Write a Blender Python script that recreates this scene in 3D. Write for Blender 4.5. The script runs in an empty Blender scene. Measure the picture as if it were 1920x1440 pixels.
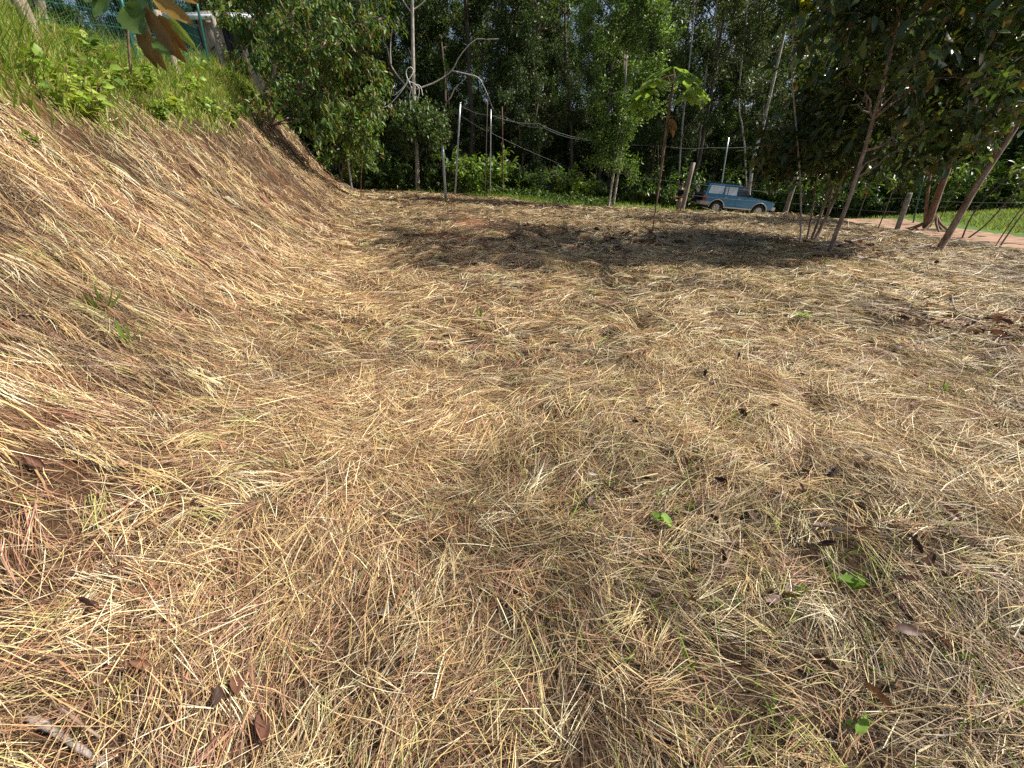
import bpy, bmesh, math, random
import numpy as np
from mathutils import Vector, Matrix

SC = bpy.context.scene
COL = SC.collection
random.seed(4)
RNG = np.random.default_rng(11)

# ------------------------------------------------------------------ camera
PITCH = math.radians(28.0); CP, SP = math.cos(PITCH), math.sin(PITCH)
CAMZ = 1.55; F = 721.0
cd = bpy.data.cameras.new('camera'); cam = bpy.data.objects.new('camera', cd); COL.objects.link(cam)
cam.location = (0, 0, CAMZ); cam.rotation_euler = (math.pi/2 - PITCH, 0, 0)
cd.sensor_width = 36.0; cd.lens = F/1920*36.0; cd.clip_start = 0.05; cd.clip_end = 2000
SC.camera = cam
# ------------------------------------------------------------------ sky and sun
TOSUN = Vector((0.99, 0.08, 0)).normalized(); ELEV = math.radians(46)
TOSUN = Vector((TOSUN.x*math.cos(ELEV), TOSUN.y*math.cos(ELEV), math.sin(ELEV)))
w = bpy.data.worlds.new('World'); SC.world = w; w.use_nodes = True
nt = w.node_tree; nt.nodes.clear()
sky = nt.nodes.new('ShaderNodeTexSky'); sky.sky_type = 'NISHITA'; sky.sun_disc = False
sky.sun_elevation = ELEV; sky.sun_rotation = math.atan2(TOSUN.x, TOSUN.y); sky.dust_density = 3.0; sky.air_density = 1.0
bg = nt.nodes.new('ShaderNodeBackground'); bg.inputs['Strength'].default_value = 0.10
wo = nt.nodes.new('ShaderNodeOutputWorld')
nt.links.new(sky.outputs[0], bg.inputs[0]); nt.links.new(bg.outputs[0], wo.inputs[0])
sl = bpy.data.lights.new('sun', 'SUN'); so = bpy.data.objects.new('sun', sl); COL.objects.link(so)
sl.energy = 5.0; sl.angle = math.radians(0.55); sl.color = (1.0, 0.95, 0.86)
so.rotation_euler = (-TOSUN).to_track_quat('-Z', 'Y').to_euler(); so.location = (20, 12, 30)
vs = SC.view_settings; vs.view_transform = 'Standard'; vs.look = 'None'; vs.gamma = 1; vs.exposure = 0.45
vs.use_curve_mapping = False
SC.cycles.max_bounces = 4; SC.cycles.diffuse_bounces = 2; SC.cycles.glossy_bounces = 2
SC.cycles.transmission_bounces = 4; SC.cycles.transparent_max_bounces = 6
SC.cycles.use_denoising = False; SC.cycles.debug_use_spatial_splits = True
SC.cycles.sample_clamp_indirect = 6.0

# ------------------------------------------------------------------ small maths
def sst(a, b, x):
    t = np.clip((np.asarray(x, float)-a)/(b-a), 0, 1); return t*t*(3-2*t)
_LAT = np.random.default_rng(5).random((256, 256))
def vn(x, y, f=1.0, o=0):
    x = np.asarray(x, float)*f + 37.7*o; y = np.asarray(y, float)*f + 91.3*o
    i = np.floor(x).astype(int); j = np.floor(y).astype(int); u = x-i; v = y-j
    u = u*u*(3-2*u); v = v*v*(3-2*v)
    a = _LAT[i % 256, j % 256]; b = _LAT[(i+1) % 256, j % 256]; c = _LAT[i % 256, (j+1) % 256]; d = _LAT[(i+1) % 256, (j+1) % 256]
    return (a*(1-u)+b*u)*(1-v)+(c*(1-u)+d*u)*v
def fbm(x, y, f=1.0, o=0, n=3):
    s = 0; a = .5; t = 0
    for k in range(n):
        s = s + a*vn(x, y, f*2**k, o+k); t += a; a *= .5
    return s/t
def nrm(v):
    return v/np.maximum(np.linalg.norm(v, axis=-1, keepdims=True), 1e-9)

# ------------------------------------------------------------------ terrain
_G = 1.2
_PS = np.array([-30, -.7, 1.7, 3.0, 3.9, 60.]); _PG = np.array([0, 0, _G, _G, .0, .0])
_PZ = np.concatenate([[0], np.cumsum((_PG[1:]+_PG[:-1])/2*np.diff(_PS))])
def prof(s):
    s = np.clip(s, -29, 59); i = np.clip(np.searchsorted(_PS, s)-1, 0, 4); ds = s-_PS[i]
    return _PZ[i]+_PG[i]*ds+.5*(_PG[i+1]-_PG[i])/(_PS[i+1]-_PS[i])*ds*ds
def toe(y):
    return np.interp(y, [-5, 0, 2.5, 10, 17, 23, 27, 40], [.2, -.75, -1.6, -4.2, -6.55, -8.55, -10.2, -24])
def bank_s(x, y):
    return (toe(y)-x)/1.054
def lot_right(y):
    return np.interp(y, [0, 8, 14, 20, 30], [12.4, 12.4, 12.9, 14.6, 16])
def H0(x, y):
    x = np.asarray(x, float); y = np.asarray(y, float)
    A = np.interp(x, [-12, -7, 0, 6, 9, 13, 17], [1.0, .90, .58, .30, .18, .04, -.15])
    z = A*sst(4, 21, y)
    d = sst(19.8, 23.5, y)*sst(-1, 7, x)
    low = -.42 - .075*np.clip(x-13.8, -6, 8)*sst(23, 26, y)
    z = z*(1-d)+low*d
    e = sst(0, 1.6, x-lot_right(y))*(1-sst(19, 23, y))
    z = z*(1-e)+(-.28)*e
    z = z + sst(17, 30, x)*sst(8, 26, y)*.5
    z = z + sst(36, 90, y)*13.0 + sst(33, 80, x)*9.0
    s = bank_s(x, y)
    b = prof(s + .25*(fbm(x, y, .35, 3)-.5)*sst(.3, 2, s))
    return z + b*(1+.2*sst(9, 17, y))*(1-sst(26, 48, y)*.4)
def _seg_d(x, y, P):
    d = np.full(np.shape(x), 9.)
    for (a, b), (c, e) in zip(P[:-1], P[1:]):
        vx, vy = c-a, e-b; t = np.clip(((x-a)*vx+(y-b)*vy)/(vx*vx+vy*vy), 0, 1); d = np.minimum(d, np.hypot(x-a-t*vx, y-b-t*vy))
    return d
RUTS = [[(1.55, 5.2), (1.5, 4.3), (1.35, 3.5), (1.25, 2.7)], [(2.6, 3.2), (2.2, 2.4), (1.6, 1.7)], [(.3, 2.3), (.8, 2.0), (1.3, 1.5), (1.5, 1.1)]]
def rut(x, y):
    k = (y < 7) & (y > .3) & (np.abs(x) < 5); out = np.zeros(np.shape(x))
    if np.any(k):
        xx, yy = x[k], y[k]; out[k] = np.max([np.exp(-(_seg_d(xx+.25*(fbm(xx, yy, 2.2, 81, 2)-.5), yy, P)/.11)**2)*sst(.25, .5, fbm(xx, yy, 1.6, 83, 2)) for P in RUTS], 0)
    return out
def Hx(x, y):
    x = np.asarray(x, float); y = np.asarray(y, float); s = bank_s(x, y)
    return H0(x, y) + .10*(fbm(x, y, .55, 7, 2)-.5) + .085*(fbm(x, y, 1.9, 9, 2)-.5)*(1+.9*sst(.2, 1.5, s)) + .045*(vn(x, y, 5.5, 12)-.5) - .06*rut(x, y)
_gs = .05; _gx0, _gy0, _gnx, _gny = -22., -1.5, 900, 640
_HG = Hx(*np.meshgrid(_gx0+_gs*np.arange(_gnx), _gy0+_gs*np.arange(_gny), indexing='ij'))
def H(x, y):
    """ground height, read from a fine table where there is one"""
    x = np.asarray(x, float); y = np.asarray(y, float); u = (x-_gx0)/_gs; v = (y-_gy0)/_gs
    inn = (u >= 0) & (u < _gnx-1.01) & (v >= 0) & (v < _gny-1.01); uu = np.clip(u, 0, _gnx-1.01); vv = np.clip(v, 0, _gny-1.01)
    i = uu.astype(int); j = vv.astype(int); a = uu-i; b = vv-j
    z = (_HG[i, j]*(1-a)+_HG[i+1, j]*a)*(1-b)+(_HG[i, j+1]*(1-a)+_HG[i+1, j+1]*a)*b
    if not np.all(inn): z = np.where(inn, z, 0.) if z.ndim else z; o = ~inn; zz = Hx(x[o], y[o]) if z.ndim else Hx(x, y); z = zz if not z.ndim else (np.put(z, np.flatnonzero(o), zz), z)[1]
    return z
def N(x, y, e=.05):
    gx = (H(x+e, y)-H(x-e, y))/(2*e); gy = (H(x, y+e)-H(x, y-e))/(2*e)
    return nrm(np.stack([-gx, -gy, np.ones_like(gx)], -1))
def proj(P):
    P = np.asarray(P, float); z = P[..., 2]-CAMZ; f = P[..., 1]*CP-z*SP; u = P[..., 1]*SP+z*CP
    f = np.where(f < .05, .05, f)
    return 960+F*P[..., 0]/f, 720-F*u/f
def ray(px, py):
    r = (px-960)/F; u = (720-py)/F
    return np.array([r, CP+SP*u, -SP+CP*u])
def at(px, py, Y):
    d = ray(px, py); return np.array([0, 0, CAMZ])+d*(Y/d[1])
def hit(px, py, far=60.):
    d = ray(px, py); t = .3+(far-.3)*np.linspace(0, 1, 2200)**1.6
    P = np.array([0, 0, CAMZ])+d*t[:, None]; g = H(P[:, 0], P[:, 1])
    k = np.nonzero(P[:, 2] < g)[0]
    if len(k) == 0: return None
    return P[k[0]]
def gz(x, y): return float(H(np.array([x]), np.array([y]))[0])

# ------------------------------------------------------------------ object helpers
def tag(o, label=None, cat=None, group=None, kind=None):
    if label: o['label'] = label
    if cat: o['category'] = cat
    if group: o['group'] = group
    if kind: o['kind'] = kind
    return o
def thing(name, label, cat, loc, group=None):
    o = bpy.data.objects.new(name, None); COL.objects.link(o); o.location = Vector([float(v) for v in loc])
    o.empty_display_size = .2
    return tag(o, label, cat, group)
def mesh_np(name, V, polys, col=None, mat=None, smooth=False):
    """polys: list of (n,k) int arrays; col: list of (n,3) arrays, or None"""
    me = bpy.data.meshes.new(name); V = np.asarray(V, np.float32)
    me.vertices.add(len(V)); me.vertices.foreach_set('co', V.ravel())
    polys = [np.asarray(p, np.int32) for p in polys if len(p)]
    tot = np.concatenate([np.full(len(p), p.shape[1], np.int32) for p in polys])
    loops = np.concatenate([p.ravel() for p in polys])
    me.loops.add(len(loops)); me.loops.foreach_set('vertex_index', loops)
    me.polygons.add(len(tot))
    me.polygons.foreach_set('loop_start', np.concatenate([[0], np.cumsum(tot)[:-1]]).astype(np.int32))
    me.polygons.foreach_set('loop_total', tot)
    if smooth: me.polygons.foreach_set('use_smooth', np.ones(len(tot), bool))
    if col is not None:
        c = np.concatenate([np.asarray(k, np.float32) for k in col])
        a = me.attributes.new('col', 'FLOAT_COLOR', 'FACE')
        a.data.foreach_set('color', np.concatenate([c, np.ones((len(c), 1), np.float32)], 1).ravel())
    me.update(calc_edges=True)
    if mat: me.materials.append(mat)
    return me
def add(name, me, parent=None, loc=None):
    o = bpy.data.objects.new(name, me); COL.objects.link(o)
    if parent is not None: o.parent = parent
    if loc is not None: o.location = Vector([float(v) for v in loc])
    return o
class MB:
    """collects polygons in world space"""
    def __init__(s): s.v = []; s.p = {}; s.c = {}; s.n = 0
    def put(s, V, P, c=None):
        V = np.asarray(V, float).reshape(-1, 3); P = np.asarray(P, int)
        k = P.shape[1]
        s.p.setdefault(k, []).append(P+s.n); s.v.append(V); s.n += len(V)
        if c is not None:
            c = np.asarray(c, float)
            s.c.setdefault(k, []).append(np.broadcast_to(c, (len(P), 3)))
    def mesh(s, name, mat, origin=(0, 0, 0), smooth=False):
        V = np.concatenate(s.v)-np.asarray(origin, float); ks = sorted(s.p)
        return mesh_np(name, V, [np.concatenate(s.p[k]) for k in ks], [np.concatenate(s.c[k]) for k in ks] if s.c else None, mat, smooth)
    def obj(s, name, mat, parent=None, smooth=False, loc=None):
        """parent at its own place without rotation, or a thing of its own with origin loc"""
        if parent is not None:
            org = np.array(parent.location)
            q = parent.parent
            while q is not None: org = org+np.array(q.location); q = q.parent
            return add(name, s.mesh(name, mat, org, smooth), parent)
        if loc is None:
            V = np.concatenate(s.v); loc = np.array([V[:, 0].mean(), V[:, 1].mean(), V[:, 2].min()])
        return add(name, s.mesh(name, mat, loc, smooth), None, loc)
    def tube(s, pts, rad, n=6, cap=True, c=None):
        pts = np.asarray(pts, float); k = len(pts); rad = np.broadcast_to(np.asarray(rad, float), (k,))
        T = np.gradient(pts, axis=0); T = nrm(T)
        u = np.cross(T[0], [0, 0, 1.]); 
        if np.linalg.norm(u) < .1: u = np.cross(T[0], [1., 0, 0])
        u = u/np.linalg.norm(u); V = []
        a = np.arange(n)*2*np.pi/n
        for i in range(k):
            u = u-T[i]*np.dot(u, T[i]); u = u/max(np.linalg.norm(u), 1e-9); v = np.cross(T[i], u)
            V.append(pts[i]+rad[i]*(np.cos(a)[:, None]*u+np.sin(a)[:, None]*v))
        V = np.concatenate(V); i, j = np.meshgrid(np.arange(k-1), np.arange(n), indexing='ij'); i = i.ravel(); j = j.ravel(); j2 = (j+1) % n
        s.put(V, np.stack([i*n+j, i*n+j2, (i+1)*n+j2, (i+1)*n+j], 1), c)
        if cap:
            b = s.n-len(V)
            for r0, fl in ((0, True), ((k-1)*n, False)):
                P = np.arange(n)+r0
                if fl: P = P[::-1]
                s.p.setdefault(n, []).append((P+b)[None, :])
                if c is not None: s.c.setdefault(n, []).append(np.broadcast_to(np.asarray(c, float), (1, 3)))
    def box(s, cen, half, R=None, c=None):
        v = np.array([[x, y, z] for x in (-1, 1) for y in (-1, 1) for z in (-1, 1)], float)*np.asarray(half, float)
        if R is not None: v = v@np.asarray(R, float).T
        s.put(v+np.asarray(cen, float), [[0, 1, 3, 2], [4, 6, 7, 5], [0, 4, 5, 1], [2, 3, 7, 6], [0, 2, 6, 4], [1, 5, 7, 3]], c)

def ribbons(P, D, U, L, W, k, shape, lift, cu, cs, roll=None):
    """flat blades; returns vertices (n*k*2,3) and quads"""
    n = len(P); S = nrm(np.cross(U, D))
    if roll is not None:
        S = S*np.cos(roll)[:, None]+U*np.sin(roll)[:, None]
    t = np.linspace(0, 1, k); sh = np.interp(t, np.linspace(0, 1, len(shape)), shape)
    L_, W_ = L[:, None, None], W[:, None, None]
    t_ = t[None, :, None]
    Sp = nrm(np.cross(U, D))[:, None, :]
    C = P[:, None, :]+D[:, None, :]*L_*t_+U[:, None, :]*L_*(lift[:, None, None]*t_+cu[:, None, None]*t_**2)+Sp*L_*cs[:, None, None]*t_**2
    off = S[:, None, :]*W_*.5*sh[None, :, None]
    V = np.stack([C-off, C+off], 2).reshape(-1, 3)
    b = (np.arange(n)*k*2)[:, None]+(np.arange(k-1)*2)[None, :]; b = b.ravel()
    return V, np.stack([b, b+1, b+3, b+2], 1), np.repeat(np.arange(n), k-1)
T2 = (np.array([(0, 0, 0), (.45, .5, .14), (1, 0, 0), (.45, -.5, .14)], float), [(0, 3, 2), (0, 2, 1)])
T6 = (np.array([(0, 0, 0), (.28, .42, .10), (.66, .42, .04), (1, 0, -.14), (.66, -.42, .04), (.28, -.42, .10), (.5, 0, -.01)], float),
      [(6, 0, 5), (6, 5, 4), (6, 4, 3), (6, 3, 2), (6, 2, 1), (6, 1, 0)])
def leaves(P, D, U, L, W, T=T2):
    tv, tf = T; D = nrm(D); S = nrm(np.cross(U, D)); U2 = np.cross(D, S); n = len(P); m = len(tv)
    V = P[:, None, :]+D[:, None, :]*(L[:, None, None]*tv[None, :, 0, None])+S[:, None, :]*(W[:, None, None]*tv[None, :, 1, None])+U2[:, None, :]*(L[:, None, None]*tv[None, :, 2, None])
    Fc = (np.arange(n)*m)[:, None, None]+np.asarray(tf)[None]
    return V.reshape(-1, 3), Fc.reshape(-1, 3), np.repeat(np.arange(n), len(tf))
def rdir(rng, n):
    return nrm(rng.normal(size=(n, 3)))

# ------------------------------------------------------------------ materials
def newmat(name):
    m = bpy.data.materials.new(name); m.use_nodes = True; m.node_tree.nodes.clear(); return m, m.node_tree
def nd(t, kind, **kw):
    n = t.nodes.new(kind)
    for k, v in kw.items(): setattr(n, k, v)
    return n
def mat_plain(name, col, rough=.6, metal=0., noise=.25, scale=8., spec=.5, bump=0., col2=None, coat=0., stretch=None):
    m, t = newmat(name); o = nd(t, 'ShaderNodeOutputMaterial'); b = nd(t, 'ShaderNodeBsdfPrincipled')
    t.links.new(b.outputs[0], o.inputs[0])
    tc = nd(t, 'ShaderNodeTexCoord'); nz = nd(t, 'ShaderNodeTexNoise'); nz.inputs['Scale'].default_value = scale; nz.inputs['Detail'].default_value = 6
    src = tc.outputs['Object']
    if stretch:
        mp = nd(t, 'ShaderNodeMapping'); mp.inputs['Scale'].default_value = stretch; t.links.new(src, mp.inputs[0]); src = mp.outputs[0]
    t.links.new(src, nz.inputs['Vector'])
    mx = nd(t, 'ShaderNodeMix', data_type='RGBA'); c2 = col2 or tuple(v*(1-noise) for v in col)
    mx.inputs[6].default_value = (*c2, 1); mx.inputs[7].default_value = (*(col if col2 else tuple(min(1, v*(1+noise)) for v in col)), 1)
    rp = nd(t, 'ShaderNodeMapRange'); rp.inputs[1].default_value = .35; rp.inputs[2].default_value = .65
    t.links.new(nz.outputs[0], rp.inputs[0]); t.links.new(rp.outputs[0], mx.inputs[0]); t.links.new(mx.outputs[2], b.inputs['Base Color'])
    b.inputs['Roughness'].default_value = rough; b.inputs['Metallic'].default_value = metal
    b.inputs['Specular IOR Level'].default_value = spec; b.inputs['Coat Weight'].default_value = coat
    if bump:
        bp = nd(t, 'ShaderNodeBump'); bp.inputs['Strength'].default_value = bump; bp.inputs['Distance'].default_value = .02
        t.links.new(nz.outputs[0], bp.inputs['Height']); t.links.new(bp.outputs[0], b.inputs['Normal'])
    return m
def mat_leaf(name, rough=.42, trans=.3, spec=.45, tint=(1.25, 1.25, .6), var=.25):
    m, t = newmat(name); o = nd(t, 'ShaderNodeOutputMaterial'); b = nd(t, 'ShaderNodeBsdfPrincipled')
    a = nd(t, 'ShaderNodeAttribute', attribute_name='col'); oi = nd(t, 'ShaderNodeObjectInfo')
    hs = nd(t, 'ShaderNodeHueSaturation'); mr = nd(t, 'ShaderNodeMapRange')
    mr.inputs[3].default_value = 1-var; mr.inputs[4].default_value = 1+var
    t.links.new(oi.outputs['Random'], mr.inputs[0]); t.links.new(mr.outputs[0], hs.inputs['Value']); t.links.new(a.outputs['Color'], hs.inputs['Color'])
    t.links.new(hs.outputs[0], b.inputs['Base Color']); b.inputs['Roughness'].default_value = rough; b.inputs['Specular IOR Level'].default_value = spec
    tr = nd(t, 'ShaderNodeBsdfTranslucent'); vm = nd(t, 'ShaderNodeVectorMath', operation='MULTIPLY'); vm.inputs[1].default_value = tint
    t.links.new(hs.outputs[0], vm.inputs[0]); t.links.new(vm.outputs[0], tr.inputs[0])
    mx = nd(t, 'ShaderNodeMixShader'); mx.inputs[0].default_value = trans
    t.links.new(b.outputs[0], mx.inputs[1]); t.links.new(tr.outputs[0], mx.inputs[2]); t.links.new(mx.outputs[0], o.inputs[0])
    return m
def mat_straw(name):
    m, t = newmat(name); o = nd(t, 'ShaderNodeOutputMaterial'); b = nd(t, 'ShaderNodeBsdfPrincipled'); a = nd(t, 'ShaderNodeAttribute', attribute_name='col')
    t.links.new(a.outputs['Color'], b.inputs['Base Color']); b.inputs['Roughness'].default_value = .5; b.inputs['Specular IOR Level'].default_value = .3
    t.links.new(b.outputs[0], o.inputs[0]); return m
M = {}
M['leaf'] = mat_leaf('leaf', .42, .36, .4)
M['leaf_dull'] = mat_leaf('leaf_dull', .5, .22, .35)
M['leaf_gloss'] = mat_leaf('leaf_gloss', .34, .3, .5)
M['leaf_thin'] = mat_leaf('leaf_thin', .55, .55, .2, (1.15, 1.2, .6), var=.05)
M['blade'] = mat_leaf('grass_blade', .5, .42, .3, var=.05)
M["straw"] = mat_straw("straw")
M['deadleaf'] = mat_leaf('dead_leaf', .55, .12, .35, (1.2, .9, .6), var=.35)
M['bark_pale'] = mat_plain('bark_pale', (.42, .37, .31), .85, noise=.45, scale=6, bump=.6, stretch=(4, 4, .8))
M['bark_dark'] = mat_plain('bark_dark', (.10, .075, .055), .9, noise=.45, scale=7, bump=.6, stretch=(4, 4, .8))
M['bark_brown'] = mat_plain('bark_brown', (.22, .13, .085), .85, noise=.5, scale=7, bump=.7, stretch=(4, 4, .7))
M['bark_red'] = mat_plain('bark_red', (.17, .10, .068), .8, noise=.45, scale=6, bump=.5, stretch=(3, 3, 1), col2=(.38, .28, .21))
M['liana'] = mat_plain('liana', (.72, .68, .60), .8, noise=.15, scale=9)
M['wood_post'] = mat_plain('weathered_wood', (.30, .24, .18), .9, noise=.4, scale=6, bump=.8, stretch=(6, 6, .6))
M['concrete'] = mat_plain('concrete', (.30, .27, .22), .9, noise=.35, scale=7, bump=.4)
M['galv'] = mat_plain('galvanised_steel', (.50, .52, .53), .38, metal=.75, noise=.15, scale=20)
M['rust'] = mat_plain('rusty_steel', (.16, .06, .035), .8, noise=.5, scale=14, col2=(.08, .035, .025))
M['greenpaint'] = mat_plain('green_paint', (.012, .10, .07), .4, noise=.2, scale=12)
M['wire'] = mat_plain('wire', (.12, .12, .12), .6, noise=.2)
M['cable'] = mat_plain('cable', (.06, .06, .065), .45, noise=.15)
M['darkwall'] = mat_plain('dark_boards', (.022, .018, .016), .8, noise=.4, scale=4)
M['white'] = mat_plain('white_paint', (.72, .73, .74), .5, noise=.12, scale=5)
M['roofmetal'] = mat_plain('corrugated_metal', (.42, .43, .44), .45, metal=.3, noise=.3, scale=3)

# ------------------------------------------------------------------ ground
def lot_mask(x, y):
    n = (fbm(x, y, .5, 21)-.5)*2.0
    rim = np.interp(x, [-10, -6, 0, 5, 9, 13], [26, 26, 24.5, 22.6, 21.2, 20.6])
    m = 1-sst(-.5, .9, y-rim+n)
    return m*(1-sst(-.4, .7, x-lot_right(y)+.6+n*.6))
def uneven(a, b, dens):
    out = [a]
    while out[-1] < b: out.append(out[-1]+dens(out[-1]))
    return np.array(out)
gx_ = uneven(-140, 140, lambda v: .08+max(0, abs(v)-4)*.055)
gy_ = uneven(-30, 190, lambda v: .08+max(0, v-5)*.035+max(0, -v)*.2)
XX, YY = np.meshgrid(gx_, gy_, indexing='ij'); ZZ = Hx(XX, YY)
nx, ny = XX.shape
ii, jj = np.meshgrid(np.arange(nx-1), np.arange(ny-1), indexing='ij'); b = (ii*ny+jj).ravel()
quads = np.stack([b, b+ny, b+ny+1, b+1], 1)
cx = ((XX[1:, 1:]+XX[:-1, :-1])/2).ravel(); cy = ((YY[1:, 1:]+YY[:-1, :-1])/2).ravel()
lm = lot_mask(cx, cy)[:, None]; sb = bank_s(cx, cy)
soil = np.array([.055, .033, .02]); red = np.array([.24, .11, .055]); forest = np.array([.045, .05, .022]); lawn = np.array([.10, .17, .03])
rp_ = sst(.42, .7, fbm(cx, cy, .6, 31))*np.exp(-((cx+2.2)/2.4)**2)*sst(3, 7, cy)*(1-sst(13, 18, cy))
rb_ = sst(.5, .75, fbm(cx, cy, .9, 33))*sst(.2, 1, sb)*.35
kk = np.clip(rp_*1.0+rb_, 0, 1)[:, None]
c = soil*(1-kk)+red*kk
lw = (sst(16.5, 18.5, cx)*sst(7, 12, cy)*(1-sst(29, 34, cy)))[:, None]
gr = forest*(1-lw)+lawn*lw
grass_bank = (sst(2.4, 3.4, sb))[:, None]
c = c*(1-grass_bank)+np.array([.09, .10, .035])*grass_bank
c = c*lm+gr*(1-lm)
m, t = newmat('soil_and_litter'); o = nd(t, 'ShaderNodeOutputMaterial'); bs = nd(t, 'ShaderNodeBsdfPrincipled'); t.links.new(bs.outputs[0], o.inputs[0])
at_ = nd(t, 'ShaderNodeAttribute', attribute_name='col'); tc = nd(t, 'ShaderNodeTexCoord')
n1 = nd(t, 'ShaderNodeTexNoise'); n1.inputs['Scale'].default_value = 40; n1.inputs['Detail'].default_value = 8; t.links.new(tc.outputs['Object'], n1.inputs[0])
n2 = nd(t, 'ShaderNodeTexNoise'); n2.inputs['Scale'].default_value = 2.3; n2.inputs['Detail'].default_value = 8; t.links.new(tc.outputs['Object'], n2.inputs[0])
r1 = nd(t, 'ShaderNodeMapRange'); r1.inputs[1].default_value = .3; r1.inputs[2].default_value = .7; r1.inputs[3].default_value = .45; r1.inputs[4].default_value = 1.5
r2 = nd(t, 'ShaderNodeMapRange'); r2.inputs[1].default_value = .3; r2.inputs[2].default_value = .7; r2.inputs[3].default_value = .7; r2.inputs[4].default_value = 1.25
t.links.new(n1.outputs[0], r1.inputs[0]); t.links.new(n2.outputs[0], r2.inputs[0])
mu = nd(t, 'ShaderNodeMath', operation='MULTIPLY'); t.links.new(r1.outputs[0], mu.inputs[0]); t.links.new(r2.outputs[0], mu.inputs[1])
vm = nd(t, 'ShaderNodeVectorMath', operation='SCALE'); t.links.new(at_.outputs['Color'], vm.inputs[0]); t.links.new(mu.outputs[0], vm.inputs['Scale'])
t.links.new(vm.outputs[0], bs.inputs['Base Color']); bs.inputs['Roughness'].default_value = .95; bs.inputs['Specular IOR Level'].default_value = .15
bp = nd(t, 'ShaderNodeBump'); bp.inputs['Strength'].default_value = .8; bp.inputs['Distance'].default_value = .03; t.links.new(n1.outputs[0], bp.inputs['Height']); t.links.new(bp.outputs[0], bs.inputs['Normal'])
M['ground'] = m
g = add('ground', mesh_np('ground', np.stack([XX, YY, ZZ], -1).reshape(-1, 3), [quads], [c], m, True)); tag(g, 'sloping red earth lot with a cut bank on the left', None, None, 'structure')
# dirt road round the back and right of the lot
road = np.array([(-30, 29), (-16, 27.5), (-8, 27.2), (-2, 27.6), (4, 28.6), (10, 28.6), (14.5, 27.2), (17.8, 23.5), (18, 20), (16.6, 16.5), (15.4, 12.5), (15.0, 8), (15.2, 0), (16, -8)], float)
tt = np.linspace(0, len(road)-1, 260); RX = np.interp(tt, range(len(road)), road[:, 0]); RY = np.interp(tt, range(len(road)), road[:, 1])
k = np.ones(13)/13; RX = np.convolve(np.pad(RX, 6, 'edge'), k, 'valid'); RY = np.convolve(np.pad(RY, 6, 'edge'), k, 'valid')
tn = nrm(np.stack([np.gradient(RX), np.gradient(RY)], -1)); side = np.stack([tn[:, 1], -tn[:, 0]], -1)
U_ = np.linspace(-1, 1, 13); PX = RX[:, None]+side[:, :1]*U_*1.75*(1+.12*np.sin(tt*2.1)[:, None]); PY = RY[:, None]+side[:, 1:]*U_*1.75*(1+.12*np.sin(tt*2.1)[:, None])
PZ = H(PX, PY)+.012-.03*(np.abs(np.abs(U_)-.45) < .17)[None, :]*(.5+.5*fbm(PX, PY, .8, 4))
PZ = np.maximum(PZ, H(PX, PY)+.006)
ii, jj = np.meshgrid(np.arange(len(RX)-1), np.arange(12), indexing='ij'); b = (ii*13+jj).ravel()
M['road'] = mat_plain('red_dirt', (.42, .27, .19), .95, noise=.25, scale=2.2, bump=.5, col2=(.28, .165, .11), spec=.1)
ro = add('dirt_road', mesh_np('dirt_road', np.stack([PX, PY, PZ], -1).reshape(-1, 3), [np.stack([b, b+13, b+14, b+1], 1)], None, M['road'], True))
tag(ro, 'rutted red dirt road curving round the lot', None, None, 'structure')

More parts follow.
